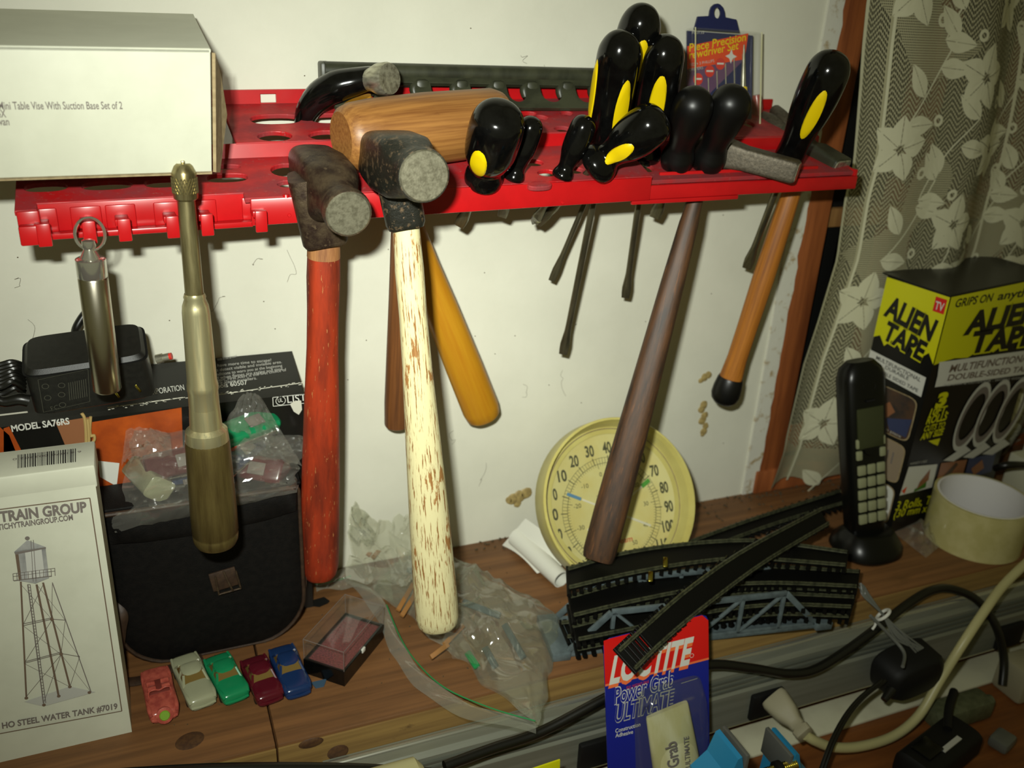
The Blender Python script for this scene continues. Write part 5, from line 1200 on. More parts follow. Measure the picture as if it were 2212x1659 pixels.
for Cc in range(-40, 51):
    a = ang(Cc * 1.8 + 32); big = Cc % 10 == 0
    f.line('dial_ink', [pol(a, RT_ - .0044 - (.0040 if big else .0020)), pol(a, RT_ - .0044)], .0004 if big else .00028, .0001, True)
for F in range(-40, 121, 10):
    a = ang(F); s_ = str(F) if F >= 0 else str(-F); c = pol(a, RT_ + .0080); wd = (.0080 if len(s_) == 2 else .0038 if len(s_) == 1 else .0112); hh = .0090
    f.text('dial_ink', s_, (c[0] - wd / 2, c[1] - hh / 2), (c[0] + wd / 2, c[1] - hh / 2), hh, 0, .030, .0001, True)
    if F < 0: f.line('dial_ink', [(c[0] - wd / 2 - .0022, c[1]), (c[0] - wd / 2 - .0006, c[1])], .0007, .0001, True)
for Cc in range(-40, 51, 10):
    a = ang(Cc * 1.8 + 32); s_ = str(Cc); c = pol(a, RT_ - .0128); wd = .0022 * len(s_); f.text('dial_ink', s_, (c[0] - wd / 2, c[1] - .0018), (c[0] + wd / 2, c[1] - .0018), .0036, 0, 0, .0001, True)
f.text('dial_ink', 'TO HIGH HUMIDITY', (c0.x - .009, c0.y + .0165), (c0.x + .011, c0.y + .0165), .0018, 0, 0, .0001, True)
for k in range(5): f.text('dial_ink', 'keep the dial shaded', (c0.x - .012, c0.y + .0140 - k * .0019), (c0.x + .010, c0.y + .0140 - k * .0019), .0009, 0, 0, .0001, True)
f.text('red_ink', 'beam', (c0.x - .002, c0.y - .0265), (c0.x + .013, c0.y - .0265), .0046, .25, .01, .0001, True)
bl_a, gr_a = -62, 62
f.line('white_arm', [pol(bl_a, .006), pol(bl_a, .029)], .0016, .0012, True); f.line('blue_ink', [pol(bl_a, .030), pol(bl_a, .043)], .0026, .0012, True)
f.line('white_arm', [pol(118, .004), pol(118, .036)], .0018, .0012, True); f.line('white_arm', [pol(gr_a, .004), pol(gr_a, .034)], .0014, .0012, True)
f.line('green_ink', [pol(gr_a, .034), pol(gr_a, .043)], .0036, .0012, True); f.line('white_arm', [pol(245, .006), pol(245, .028)], .0030, .0012, True)
f.line('red_ink', [pol(45, .018), pol(45, .030)], .0010, .0012, True)
f.flush(th, {'white_arm': 'white_pointer', 'blue_ink': 'blue_pointer', 'green_ink': 'green_pointer'})
build(MB().lathe([(-.0145, .003), (-.012, .003), (-.0112, .002)], Mt, 16), 'hub', 'white_arm', th)
build(MB().lathe([(-.0035, .0005), (-.0035, R0 - .0040)], Mt, 64, cap=False), 'clear_lens', 'clear_case', th)
# rolled white paper between wall and thermometer
pa = at(1118, 1160, z=.010); pb = at(1213, 1252, z=.007)
rr = build(MB().lathe([(0, .0095), ((pb - pa).length, .0075), ((pb - pa).length, .0066), (0, .0088)], frame(pa, pb), 28, cap=False, closed=True), 'paper_roll', 'paper', label='loosely rolled white paper lying on the ledge left of the round thermometer', cat='paper')
build(sheet([at(1085, 1178, z=.001), at(1160, 1240, z=.001), at(1235, 1215, z=.016), at(1135, 1120, z=.030)], 12, 8, lambda u, v, p: p + V((0, 0, .004 * math.sin(u * 3)))), 'loose_sheet', 'paper', rr)

# ------------------------------------------------------------------ model railway track
def spline(P, n):
    P = [V(p) for p in P]; out = []; m = len(P)
    for k in range(n + 1):
        t = k / n * (m - 1); i = min(int(t), m - 2); f_ = t - i; a, b, c, d = P[max(i - 1, 0)], P[i], P[i + 1], P[min(i + 2, m - 1)]
        out.append(.5 * ((2 * b) + (c - a) * f_ + (2 * a - 5 * b + 4 * c - d) * f_ * f_ + (3 * b - 3 * c + d - a) * f_ ** 3))
    return out
TIE = None
def track(label, A_, B_, n, bed=True, bedrange=(0, 1), over=.0055, group='stacked model railway track'):
    """rails A_ and B_: lists of 3D points; n sleepers"""
    global TIE
    Ar, Br = spline(A_, 40), spline(B_, 40); mid = (Ar[20] + Br[20]) / 2
    t = thing('railway_track', label, 'toy track', mid, group)
    N_ = 40
    for R in (Ar, Br):
        rm = MB(); rm.tube(R, .0008, 6, 1)
        rm.tube([p - V((0, 0, .0016)) for p in R], .0014, 8, 1, flat=.55)
        build(rm, 'rail', 'rail_metal', t)
    if bed:
        bm_ = MB(); k0, k1 = int(bedrange[0] * 40), int(bedrange[1] * 40)
        for k in range(k0, k1 + 1):
            for (q, dz) in ((Ar[k], -.0026), (Br[k], -.0026), (Br[k], -.0046), (Ar[k], -.0046)): bm_.v.append(q + V((0, 0, dz))); bm_.l.append(V((0, 0, 0)))
        for k in range(k1 - k0):
            for j in range(4): bm_.f.append([k * 4 + j, k * 4 + (j + 1) % 4, (k + 1) * 4 + (j + 1) % 4, (k + 1) * 4 + j])
        bm_.f.append([0, 1, 2, 3]); e_ = (k1 - k0) * 4; bm_.f.append([e_ + 3, e_ + 2, e_ + 1, e_])
        build(bm_, 'roadbed', 'track_black', t, smooth=False)
    As, Bs = spline(A_, n), spline(B_, n)
    if TIE is None:
        o = build(MB().box((0, 0, 0), (1, .0030, .0026), bev=.0004), 'sleeper', 'track_black', smooth=False, origin=(0, 0, 0)); TIE = o.data; bpy.data.objects.remove(o)
    for k in range(n + 1):
        a, b = As[k], Bs[k]; d = b - a; ln = d.length + over * 2; d.normalize(); tg = (As[min(k + 1, n)] - As[max(k - 1, 0)]).normalized(); up_ = d.cross(tg).normalized()
        if up_.z < 0: up_ = -up_
        tg = up_.cross(d); c = (a + b) / 2 - up_ * .0040
        o = bpy.data.objects.new('sleeper', TIE); COL.objects.link(o); o.parent = t
        o.matrix_local = Matrix.Translation(c - mid) @ Matrix(((d.x * ln, tg.x, up_.x, 0), (d.y * ln, tg.y, up_.y, 0), (d.z * ln, tg.z, up_.z, 0), (0, 0, 0, 1)))
    return t
def P3(pts, z): return [at(p[0], p[1], z=(z if not isinstance(z, (list, tuple)) else z[0] + (z[1] - z[0]) * i / (len(pts) - 1))) for i, p in enumerate(pts)]
b1 = [(1228, 1226), (1350, 1192), (1489, 1172), (1620, 1165), (1706, 1173), (1830, 1190)]; f1 = [(1230, 1266), (1350, 1238), (1480, 1215), (1600, 1203), (1690, 1207), (1826, 1218)]
b2 = [(1233, 1286), (1380, 1247), (1500, 1228), (1610, 1220), (1700, 1223), (1855, 1232)]; f2 = [(1240, 1326), (1367, 1296), (1500, 1270), (1597, 1259), (1700, 1257), (1850, 1264)]
b3 = [(1242, 1342), (1370, 1308), (1500, 1282), (1600, 1270), (1700, 1268), (1848, 1274)]; f3 = [(1250, 1378), (1380, 1352), (1500, 1325), (1600, 1310), (1700, 1303), (1838, 1308)]
track('curved black track on the back of the stack, under the thermometer dial', P3(b1, .046), P3(f1, .045), 34)
track('curved black track in the middle of the stack', P3(b2, .035), P3(f2, .034), 34)
track('curved black track at the front of the stack over the grey bridge', P3(b3, .025), P3(f3, .024), 34)
low = lambda P, d: [p - V((0, 0, d)) for p in P]
track('black track buried second in the stack below the front curved track', low(P3(b3, .025), .009), low(P3(f3, .024), .009), 30)
track('black track buried in the stack below the middle curved track', low(P3(b2, .035), .010), low(P3(f2, .034), .010), 30)
track('straight dark track running back along the wall from the thermometer to the telephone', P3([(1490, 1168), (1600, 1128), (1700, 1095), (1815, 1058)], .022), P3([(1555, 1172), (1650, 1137), (1740, 1108), (1835, 1080)], .021), 26)
track('long curved black track slanted on top of the stack, bare end over the red card', [at(1338, 1402, z=.052), at(1400, 1345, z=.058), at(1490, 1268, z=.062), at(1610, 1185, z=.064), at(1775, 1097, z=.058)],
      [at(1372, 1440, z=.046), at(1432, 1382, z=.051), at(1520, 1308, z=.054), at(1650, 1212, z=.056), at(1790, 1128, z=.051)], 30, bedrange=(.20, 1.0), over=.0030)
for k, (px, py) in enumerate(((1405, 1246), (1437, 1215))):
    p = at(px, py, z=.052); j = build(MB().box((0, 0, 0), (.0036, .0085, .0024), Matrix.Translation(p) @ Matrix.Rotation(-.5, 4, 'Z') @ Matrix.Rotation(.5, 4, 'X'), .0008), 'rail_joiner', 'brass_shiny', group='brass rail joiners', label=['shiny brass rail joiner nearer the front on the stacked track', 'shiny brass rail joiner farther back on the stacked track'][k], cat='rail joiner')
# grey toy truss bridge under the tracks
bg = thing('toy_bridge', 'grey plastic toy truss bridge lying under the stacked tracks', 'toy bridge', at(1480, 1400, z=0))
fa, fb_ = at(1222, 1422, z=0), at(1765, 1358, z=0); du = (fb_ - fa).normalized(); dv = V((-du.y, du.x, 0)); Lb = (fb_ - fa).length; Wd_ = .040
def bp_(u, v, z): return fa + du * u + dv * v + V((0, 0, z))
Mbr = Matrix(((du.x, dv.x, 0, fa.x), (du.y, dv.y, 0, fa.y), (0, 0, 1, 0), (0, 0, 0, 1)))
build(MB().box((Lb / 2, Wd_ / 2, .002), (Lb, Wd_, .003), Mbr, .0006), 'deck', 'bridge_grey', bg)
for v in (.0015, Wd_ - .0015):
    def bar(p, q, w_=.0030, nm='truss_member'):
        a = bp_(p[0], v, p[1]); b = bp_(q[0], v, q[1]); build(MB().box((0, 0, (b - a).length / 2), (w_, .0024, (b - a).length), frame(a, b, (0, 0, 1) if abs((b - a).normalized().z) < .8 else du), .0004), nm, 'bridge_grey', bg)
    hz = .036; ul = [at(1320, 1338, y=fa.y), ]
    xs_ = [Lb * k / 6 for k in range(7)]
    bar((0, .003), (xs_[1] * .95, hz), .0046); bar((xs_[1] * .95, hz), (xs_[5] * 1.01, hz), .0046); bar((xs_[5] * 1.01, hz), (Lb, .003), .0046); bar((0, .004), (Lb, .004), .0042, 'lower_chord')
    for k in range(1, 6): bar((xs_[k], .004), (xs_[k], hz))
    for k in (1, 2): bar((xs_[k], hz), (xs_[k + 1], .004), .0022)
    for k in (3, 4): bar((xs_[k], .004), (xs_[k + 1], hz), .0022)
for u in (-.004, Lb + .004): build(MB().box((u, Wd_ / 2, .0035), (.014, Wd_ + .006, .007), Mbr, .001), 'abutment', 'bridge_grey', bg)
track('short straight track lying inside the grey toy bridge', [bp_(.004 + Lb * k / 5 * .96, .012, .0105) for k in range(6)], [bp_(.004 + Lb * k / 5 * .96, .028, .0105) for k in range(6)], 30, bed=False)

# ------------------------------------------------------------------ glue card
TL = at(1303, 1382, y=-.204); TR = at(1529, 1325, y=-.204); BL = at(1305, 1659, y=-.226); BR = at(1531, 1659, y=-.226)
Uc = (TR - TL).normalized(); Vc = (TL - BL).normalized(); Nc = Uc.cross(Vc).normalized(); Vc = Nc.cross(Uc)
if Nc.dot(CAM - TL) < 0: Nc = -Nc
lk = thing('glue_card', 'red and blue carded adhesive blister pack standing in front of the ledge, lower centre', 'glue pack', (TL + TR) / 2 + V((0, -.03, -.145)))
Wc_ = (TR - TL).length; Hc = (TL.z + .097) / Vc.z
Mc = Matrix(((Uc.x, -Vc.x, -(Uc.cross(-Vc)).x * -1, TL.x), (Uc.y, -Vc.y, 0, TL.y), (Uc.z, -Vc.z, 0, TL.z), (0, 0, 0, 1)))
n3 = Uc.cross(-Vc); Mc = Matrix(((Uc.x, -Vc.x, n3.x, TL.x), (Uc.y, -Vc.y, n3.y, TL.y), (Uc.z, -Vc.z, n3.z, TL.z), (0, 0, 0, 1)))
r_ = .005; oc = [(r_, 0), (Wc_ - r_, 0), (Wc_ - r_ * .3, r_ * .3), (Wc_, r_), (Wc_, Hc), (0, Hc), (0, r_), (r_ * .3, r_ * .3)]
build(MB().prism(oc, -.0004, .0004, Mc), 'card', 'blue_card', lk, smooth=False)
f = Face(TL, Uc, Vc, .0006)
def cuv(px, py): return f.uv(px, py)
w0 = 0.0
def yv(py, px=1310): return f.uv(px, py)[1]
vr = f.uv(1305, 1478)[1]; vr2 = f.uv(1528, 1420)[1]
f.poly('red_card', [(0, -.0005), (.005, 0), (Wc_ - .005, 0), (Wc_, -.005), (Wc_, vr2), (0, vr)], 0, True)
f.poly('orange_fade', [(0, vr), (Wc_, vr2), (Wc_, vr2 - .0015), (0, vr - .0015)], .0001, True)
f.text('print_white', 'LOCTITE', (1315, 1476), (1487, 1432), .0190, .22, .035, .0003)
f.text('orange_fade', 'LOCTITE', (1313, 1484), (1485, 1440), .0190, .22, .035, .0002)
f.disc('print_white', (1493, 1415), .0016, .0003, ri=.0013)
f.text('print_white', 'Power Grab', (1326, 1520), (1454, 1480), .0118, .12, .045, .0002); f.text('blue_card', 'Power Grab', (1326, 1520), (1454, 1480), .0118, .12, .010, .0003)
f.text('dot_red', 'FULL INSTANT GRAB', (1352, 1488), (1400, 1474), .0022, .1, 0, .0003)
f.text('ink_pale', 'ULTIMATE', (1326, 1560), (1452, 1524), .0125, .15, .05, .0002); f.text('blue_card', 'ULTIMATE', (1326, 1560), (1452, 1524), .0125, .15, .008, .0003)
f.text('print_white', 'Construction', (1328, 1582), (1382, 1567), .0030, 0, .01, .0003); f.text('print_white', 'Adhesive', (1328, 1592), (1366, 1583), .0030, 0, .01, .0003)
f.line('ink_pale', [(1470, 1475), (1505, 1464)], .0004, .0003)
f.flush(lk)
def cp3(px, py, w_): u, v = f.uv(px, py); return f.p3(u, v, w_)
ta, tb = cp3(1432, 1552, .008), cp3(1454, 1715, .012)
M = frame(ta, tb, Nc); Lt = (tb - ta).length
build(MB().loft([(-.012, .0018, .016, 4), (-.0105, .0018, .0165, 4), (0, .003, .0170, 3), (.02, .0065, .0175, 2.4), (Lt, .0095, .0185, 2.2)], M, 36), 'glue_tube', 'tube_white', lk)
f2_ = Face(ta + Nc * .0098, Uc, Vc, .0008)
f2_.text('ink_grey', 'Grab', (1466, 1652), (1459, 1598), .0090, .1, .02); f2_.text('ink_grey', 'ULTIMATE', (1490, 1655), (1486, 1588), .0040, .1, .01)
f2_.flush(lk)
bs = MB().loft([(0, .028, .066, 8), (.010, .025, .062, 6), (.0135, .021, .056, 5)], Matrix(((Uc.x, Vc.x, Nc.x, 0), (Uc.y, Vc.y, Nc.y, 0), (Uc.z, Vc.z, Nc.z, 0), (0, 0, 0, 1))), 40)
cc = cp3(1447, 1655, .0006); bs.v = [p + cc for p in bs.v]; build(bs, 'blister', 'blister', lk)

# ------------------------------------------------------------------ cordless telephone in its stand
pb_ = V((.572, -.116, 0)); tp_ = at(1857, 778, x=.556); bt_ = V((.570, -.115, .010))
ph = thing('telephone', 'black cordless telephone handset with grey keys standing upright in its charging base', 'telephone', pb_)
build(MB().loft([(0, .029, .026, 2.4), (.003, .031, .028, 2.4), (.009, .030, .027, 2.4), (.015, .026, .022, 2.4), (.020, .022, .017, 2.6), (.021, .021, .015, 2.6)], Matrix.Translation(pb_), 40), 'charging_base', 'phone_black', ph)
fcn = V((-.13, -1, 0)); M = frame(bt_, tp_, fcn); Lp = (tp_ - bt_).length
M = M
build(MB().loft([(0, .009, .0150, 3), (.004, .0110, .0165, 3.4), (Lp * .3, .0120, .0175, 3.6), (Lp * .6, .0130, .0190, 3.6), (Lp * .9, .0130, .0195, 3.4), (Lp - .006, .0120, .0175, 3), (Lp, .0075, .0120, 2.6)], M, 40), 'handset', 'phone_black', ph)
def kp(a, b, w_): return M @ V((w_, a, b))   # a across, b up
def keybox(a, b, da, db, w_, m, nm, bev=.0012): build(MB().box((w_, a, b), (.0030, da, db), M, bev), nm, m, ph)
sgn = 1
keybox(0, Lp * .655, .0250, .036, .0127, 'phone_screen', 'screen')
build(MB().tube([kp(-.004, Lp * .80, .0135), kp(.004, Lp * .80, .0135)], .0012, 8, 1), 'earpiece_slot', 'black_matte', ph)
build(MB().loft([(0, .0050, .0065), (.0012, .0044, .0058), (.0004, .003, .004)], Matrix.Translation(kp(0, Lp * .875, .0118)) @ M.to_3x3().to_4x4() @ Matrix.Rotation(math.pi / 2, 4, 'Y'), 20), 'earpiece', 'black_matte', ph)
for r in range(5):
    for c in range(3): keybox((c - 1) * .0092, Lp * .155 + r * .0112, .0078, .0090, .0125, 'phone_key', 'key')
for c in (-1, 1):
    for r in range(2): keybox(c * .0112, Lp * .155 + .0585 + r * .0105, .0056, .0085, .0125, 'phone_key', 'key')
build(MB().loft([(0, .0074, .0078), (.0016, .0064, .0068)], Matrix.Translation(kp(0, Lp * .155 + .064, .0124)) @ M.to_3x3().to_4x4() @ Matrix.Rotation(math.pi / 2, 4, 'Y'), 24), 'navigation_pad', 'phone_black', ph)

# ------------------------------------------------------------------ tape carton
cb = at(1925, 1155, z=0); Hq = .2295; ct = V((cb.x, cb.y, Hq)); q_ = at(2050, 640, z=Hq); ct = V(((cb.x + q_.x) / 2, (cb.y + q_.y) / 2, Hq)); cbb = V((ct.x, ct.y, 0))
rt = at(2110, 1080, z=0) - cb; Ur = V((rt.x, rt.y, 0)).normalized(); lf = at(1965, 585, z=Hq) - q_; Ul = V((-Ur.y, Ur.x, 0)).normalized(); Dl = lf.length * .85
sgn = 1 if Ul.dot(lf) > 0 else -1; Ul = Ul * sgn
fr_ = Face(cbb, Ur, (0, 0, 1), .0004); Wr = fr_.uv(2170, 955)[0]
tb_ = thing('tape_carton', 'black and yellow carton of double-sided tape standing at right before the lace curtain', 'box', cbb + Ur * Wr / 2 + Ul * Dl / 2)
def cpn(a, b, z): return cbb + Ur * a + Ul * b + V((0, 0, z))
build(quadbox([cpn(0, 0, 0), cpn(Wr, 0, 0), cpn(Wr, 0, Hq), cpn(0, 0, Hq), cpn(0, Dl, 0), cpn(Wr, Dl, 0), cpn(Wr, Dl, Hq), cpn(0, Dl, Hq)]), 'box_body', 'box_black', tb_, smooth=False)
build(quadbox([cpn(0, 0, Hq), cpn(Wr, 0, Hq), cpn(Wr, .001, Hq + .001), cpn(0, .001, Hq + .001), cpn(.001, Dl * 1.1, Hq + .0005), cpn(Wr, Dl * 1.1, Hq + .0005), cpn(Wr, Dl * 1.1, Hq + .0015), cpn(.001, Dl * 1.1, Hq + .0015)]), 'top_flap', 'box_black', tb_, smooth=False)
def ragged(f_, key, pts, n, amp, seed, w_=0):
    random.seed(seed); a, b = [V(f_.uv(*p)) for p in pts]; out = []
    for k in range(n + 1): out.append(tuple(a.lerp(b, k / n) + V((0, random.uniform(-amp, amp)))))
    return out
# broad front
W_, H_q = Wr, Hq
lo = ragged(fr_, 0, ((2036, 712), (2212, 742)), 16, .0022, 3)
lo = [(0.0003, H_q * .735)] + [(W_ * k / 16, H_q * (.735 - .006 * math.sin(k * 2.1) - .0) + random.uniform(-.003, .003)) for k in range(1, 17)]
fr_.poly('box_yellow', [(0.0003, H_q - .0004), (W_, H_q - .0004)] + lo[::-1], .0001, True)
T = fr_.text
def tx(key, s, u0, v0, u1, v1, h, sh=0, b=0, w_=.0003): fr_.text(key, s, (u0 * W_, v0 * H_q), (u1 * W_, v1 * H_q), h * H_q, sh, b, w_, True)
def T2(key, s, a, b, hpx, sh=0, bo=0, w_=.0003, fc=None):
    fc = fc or fr_; ua = fc.uv(*a); ub = fc.uv(a[0], a[1] - hpx); fc.text(key, s, a, b, abs(ub[1] - ua[1]), sh, bo, w_)
T2('box_black', 'GRIPS ON', (2060, 664), (2140, 650), 17, .1, .02); T2('box_black', 'anything', (2152, 648), (2250, 634), 17, .1, .02)
for dx_, key, bo, w_ in ((0, 'box_yellow', .10, .0004), (0, 'box_black', .048, .0006)):
    T2(key, 'ALIEN', (2078, 722), (2240, 690), 44, .05, bo, w_); T2(key, 'TAPE', (2088, 762), (2228, 742), 42, .0, bo, w_)
fr_.poly('print_white', [fr_.uv(*p) for p in ((2028, 782), (2212, 757), (2260, 752), (2260, 800), (2212, 808), (2018, 836), (2024, 812))], .0002, True)
T2('ink_brown', 'MULTIFUNCTIONAL', (2048, 804), (2225, 778), 15, .1, .02, .0004); T2('ink_brown', 'DOUBLE-SIDED TAPE', (2044, 822), (2225, 800), 12, .1, .02, .0004)
T2('ink_pale', 'INDOOR & OUTDOOR - WORKS WONDERS', (2036, 834), (2225, 816), 5, 0, 0, .0004)
T2('box_yellow', '3', (2017, 880), (2040, 874), 26, .1, .06); T2('box_yellow', '10FT.', (2005, 898), (2044, 890), 14, .1, .03); T2('box_yellow', 'ROLLS', (1998, 916), (2042, 906), 15, .1, .03)
T2('box_yellow', 'CUTS TO', (1993, 932), (2038, 922), 11, .1, .02); T2('box_yellow', 'ANY SIZE', (1986, 950), (2034, 938), 13, .1, .03)
fr_.poly('box_yellow', [(2004, 952), (2030, 946), (2024, 962), (2014, 958)], .0003)
for k, (cx, cy) in enumerate(((2098, 900), (2140, 893), (2182, 886))):
    c = fr_.uv(cx, cy); ra, rb2 = .0175, .036
    n = 30
    for i in range(n):
        a0, a1 = 2 * math.pi * i / n, 2 * math.pi * (i + 1) / n
        if 4.6 < a0 < 5.6: pass
        P_ = lambda a, s: (c[0] + .0215 * s * math.cos(a) + .006 * math.sin(a), c[1] + .034 * s * math.sin(a))
        fr_.poly('tank_pale', [P_(a0, 1), P_(a1, 1), P_(a1, .86), P_(a0, .86)], .0003 + k * .0001, True); fr_.poly('ink_grey', [P_(a0, .86), P_(a1, .86), P_(a1, .66), P_(a0, .66)], .0003 + k * .0001, True)
    fr_.poly('tank_pale', [(cx - 14, cy + 62), (cx - 2, cy + 72), (cx - 40, cy + 96), (cx - 62, cy + 94)], .0004)
fr_.poly('print_white', [(1962, 1008), (2024, 1002), (2012, 1052), (1942, 1070)], .0002); fr_.poly('photo_green', [(1974, 1056), (2000, 1040), (1998, 1052), (1972, 1062)], .0004)
fr_.poly('photo_skin', [(1985, 1040), (2008, 1012), (2004, 1036), (1978, 1056)], .0005); fr_.poly('card_orange', [(1946, 1060), (1958, 1050), (1952, 1066)], .0004)
fr_.poly('photo_skin', [(2032, 1000), (2088, 992), (2074, 1040), (2018, 1052)], .0002); fr_.poly('photo_dark', [(2034, 1030), (2064, 998), (2068, 1002), (2040, 1040)], .0004); fr_.poly('photo_blue', [(2092, 990), (2150, 978), (2140, 1018), (2080, 1036)], .0002); fr_.poly('photo_skin', [(2096, 1012), (2120, 992), (2124, 1010), (2102, 1026)], .0004)
T2('ink_pale', 'HANDY USES', (1964, 1004), (2000, 998), 5)
T2('box_yellow', '3 Rolls, Total 1.18in x 10ft', (1932, 1102), (2130, 1064), 17, 0, .01); T2('box_yellow', '(30 mm x 0.15 mm x 3.05 m)', (1928, 1118), (2128, 1080), 15, 0, .01)
fr_.flush(tb_)
# narrow side
fl2 = Face(cbb, Ul * -1, (0, 0, 1), .0004)
def side(key, pts, w_=.0001): fl2.poly(key, pts, w_)
def su(a, b): return (-Dl * (1 - a), Hq * b)     # a: 0 rear edge .. 1 front corner, b: 0 bottom .. 1 top
lo = [su(k / 10, .755 - .12 * 0 + .02 * math.sin(k * 2.3)) for k in range(11)]
fl2.poly('box_yellow', [su(0, .997), su(.997, .997)] + lo[::-1], .0001, True)
def t3(key, s, a0, b0, a1, b1, h, bo=0, sh=0, w_=.0003): fl2.text(key, s, su(a0, b0), su(a1, b1), h * Hq, sh, bo, w_, True)
for key, bo, w_ in (('box_yellow', .10, .0003), ('box_black', .045, .0005)):
    t3(key, 'ALIEN', .08, .855, .88, .800 + .02, .080, bo, 0, w_); t3(key, 'TAPE', .14, .765, .82, .735, .072, bo, 0, w_)
fl2.poly('red_card', [su(.80, .93), su(.97, .93), su(.97, .985), su(.80, .985)], .0003, True); t3('print_white', 'TV', .82, .94, .95, .94, .03, .02, 0, .0005)
fl2.poly('print_white', [su(.0, .700), su(.95, .680), su(.95, .600), su(.0, .625)], .0002, True)
t3('ink_dark', 'MULTIFUNCTIONAL', .12, .672, .88, .655, .016, .01); t3('ink_dark', 'DURABLE', .3, .650, .70, .642, .014, .01); t3('ink_dark', 'DOUBLE SIDED TAPE', .12, .628, .88, .612, .014, .01)
def rr(a0, b0, a1, b1, key, w_):
    p, q = su(a0, b0), su(a1, b1); c = ((p[0] + q[0]) / 2, (p[1] + q[1]) / 2); fl2.poly(key, ell(c, abs(q[0] - p[0]) / 2, abs(q[1] - p[1]) / 2, 0, 7, 28), w_, True)
for (b0, b1, k) in ((.40, .585, 'photo_dark'), (.215, .385, 'photo_tan'), (.03, .20, 'print_white')):
    rr(.04, b0, .93, b1, 'kraft_card', .0001); rr(.06, b0 + .004, .91, b1 - .004, k, .0002)
fl2.poly('photo_skin', [su(.25, .47), su(.5, .53), (su(.62, .50)), su(.5, .46)], .0003, True); fl2.poly('photo_blue', [su(.5, .46), su(.9, .50), su(.88, .42), su(.6, .42)], .0003, True)
t3('ink_pale', 'Electronics in place', .10, .415, .80, .41, .012)
for k in range(6): fl2.line('ink_grey', [su(.3 + k * .09, .29), su(.3 + k * .09, .34)], .0016, .0003, True)
t3('ink_pale', 'Organisers', .10, .235, .50, .232, .012); fl2.poly('phone_key', [su(.1, .06), su(.35, .06), su(.3, .13), su(.1, .15)], .0003, True)
fl2.flush(tb_)
# cellophane scrap
random.seed(14)
build(sheet([at(1930, 1150, z=.001), at(2000, 1205, z=.001), at(2030, 1180, z=.001), at(1990, 1120, z=.001)], 14, 12, lambda u, v, p: p + V((0, 0, .012 * math.sin(math.pi * u) * math.sin(math.pi * v) * (1 + 1.2 * noise.noise(V((u * 6, v * 6, 1))))))), 'cellophane', 'clear_small_bag', label='crumpled clear cellophane between telephone base and tape roll', cat='wrapper', angle=15)
# ------------------------------------------------------------------ roll of packing tape
rc_ = V((.682, -.1335, 0)); Rq = .0415
tr = thing('tape_roll', 'nearly used roll of clear yellowish packing tape lying flat on the ledge', 'tape', rc_)
Mr = Matrix.Translation(rc_)
build(MB().lathe([(0, Rq - .0025), (0, Rq), (.045, Rq), (.045, Rq - .0025)], Mr, 64, cap=False, closed=True), 'tape_winding', 'tape_edge', tr, angle=30)
build(MB().lathe([(0, Rq - .0045), (0, Rq - .0025), (.0454, Rq - .0025), (.0454, Rq - .0045)], Mr, 64, cap=False, closed=True), 'paper_core', 'tape_core', tr, angle=30)
# papers and cord at the far right end
pr_ = thing('paper_stack', 'pale paper and card standing at the far right behind the tape carton', 'paper', (.86, -.08, 0))
build(MB().box((.90, -.050, .075), (.12, .004, .15), bev=.0006), 'sheet', 'white_board', pr_); build(MB().box((.88, -.088, .018), (.16, .05, .036), bev=.002), 'folded_sheet', 'white_board', pr_)
build(MB().tube([at(2150, 1012, y=-.09), at(2180, 1004, y=-.10), at(2240, 1006, y=-.10)], .0035, 10, 4), 'black_cable', 'cable_black', label='short black cable at the far right above the tape roll', cat='cable')

# ------------------------------------------------------------------ power strip
ps_ = thing('power_strip', 'long grey metal power strip fixed along the front of the ledge', 'power strip', (.5, -.19, -.09))
xs0, xs1 = .075, 1.2; yb0, yb1 = -.1765, -.1925
zt0, zbm = -.0235, -.079
def sec(x): return [(x, yb0, zt0 + .003), (x, yb1 + .004, zt0 + .001), (x, yb1 + .001, zt0 - .002), (x, yb1, zt0 - .018), (x, yb1 - .002, zt0 - .020), (x, yb1 - .003, zbm + .004), (x, yb1 + .001, zbm), (x, yb0, zbm)]
a_, b_ = sec(xs0), sec(xs1); vs = a_ + b_; n = len(a_)
build(MB().add(vs, [list(range(n))[::-1], [n + i for i in range(n)]] + [[i, (i + 1) % n, n + (i + 1) % n, n + i] for i in range(n)]), 'housing', 'alloy', ps_, smooth=False)
build(MB().tube([V((xs0, yb0 - .0035, zt0 + .0012)), V((xs1, yb0 - .0035, zt0 + .0012))], .0030, 12, 1), 'edge_highlight', 'silver_highlight', ps_)  # added brighter tube stands in for the highlight on the housing's top edge
for dz_ in (-.006, -.011, -.016): build(MB().box(((xs0 + xs1) / 2, yb1 - .0004, zt0 + dz_), (xs1 - xs0, .0012, .0018)), 'groove_line', 'alloy_dark', ps_)
for px, py in ((1290, 1625), (1655, 1520), (2180, 1372)):
    p = at(px, py, y=yb1 - .004); build(MB().box((p.x, yb1 - .0035, p.z), (.030, .006, .024), bev=.0015), 'outlet', 'black_matte', ps_)
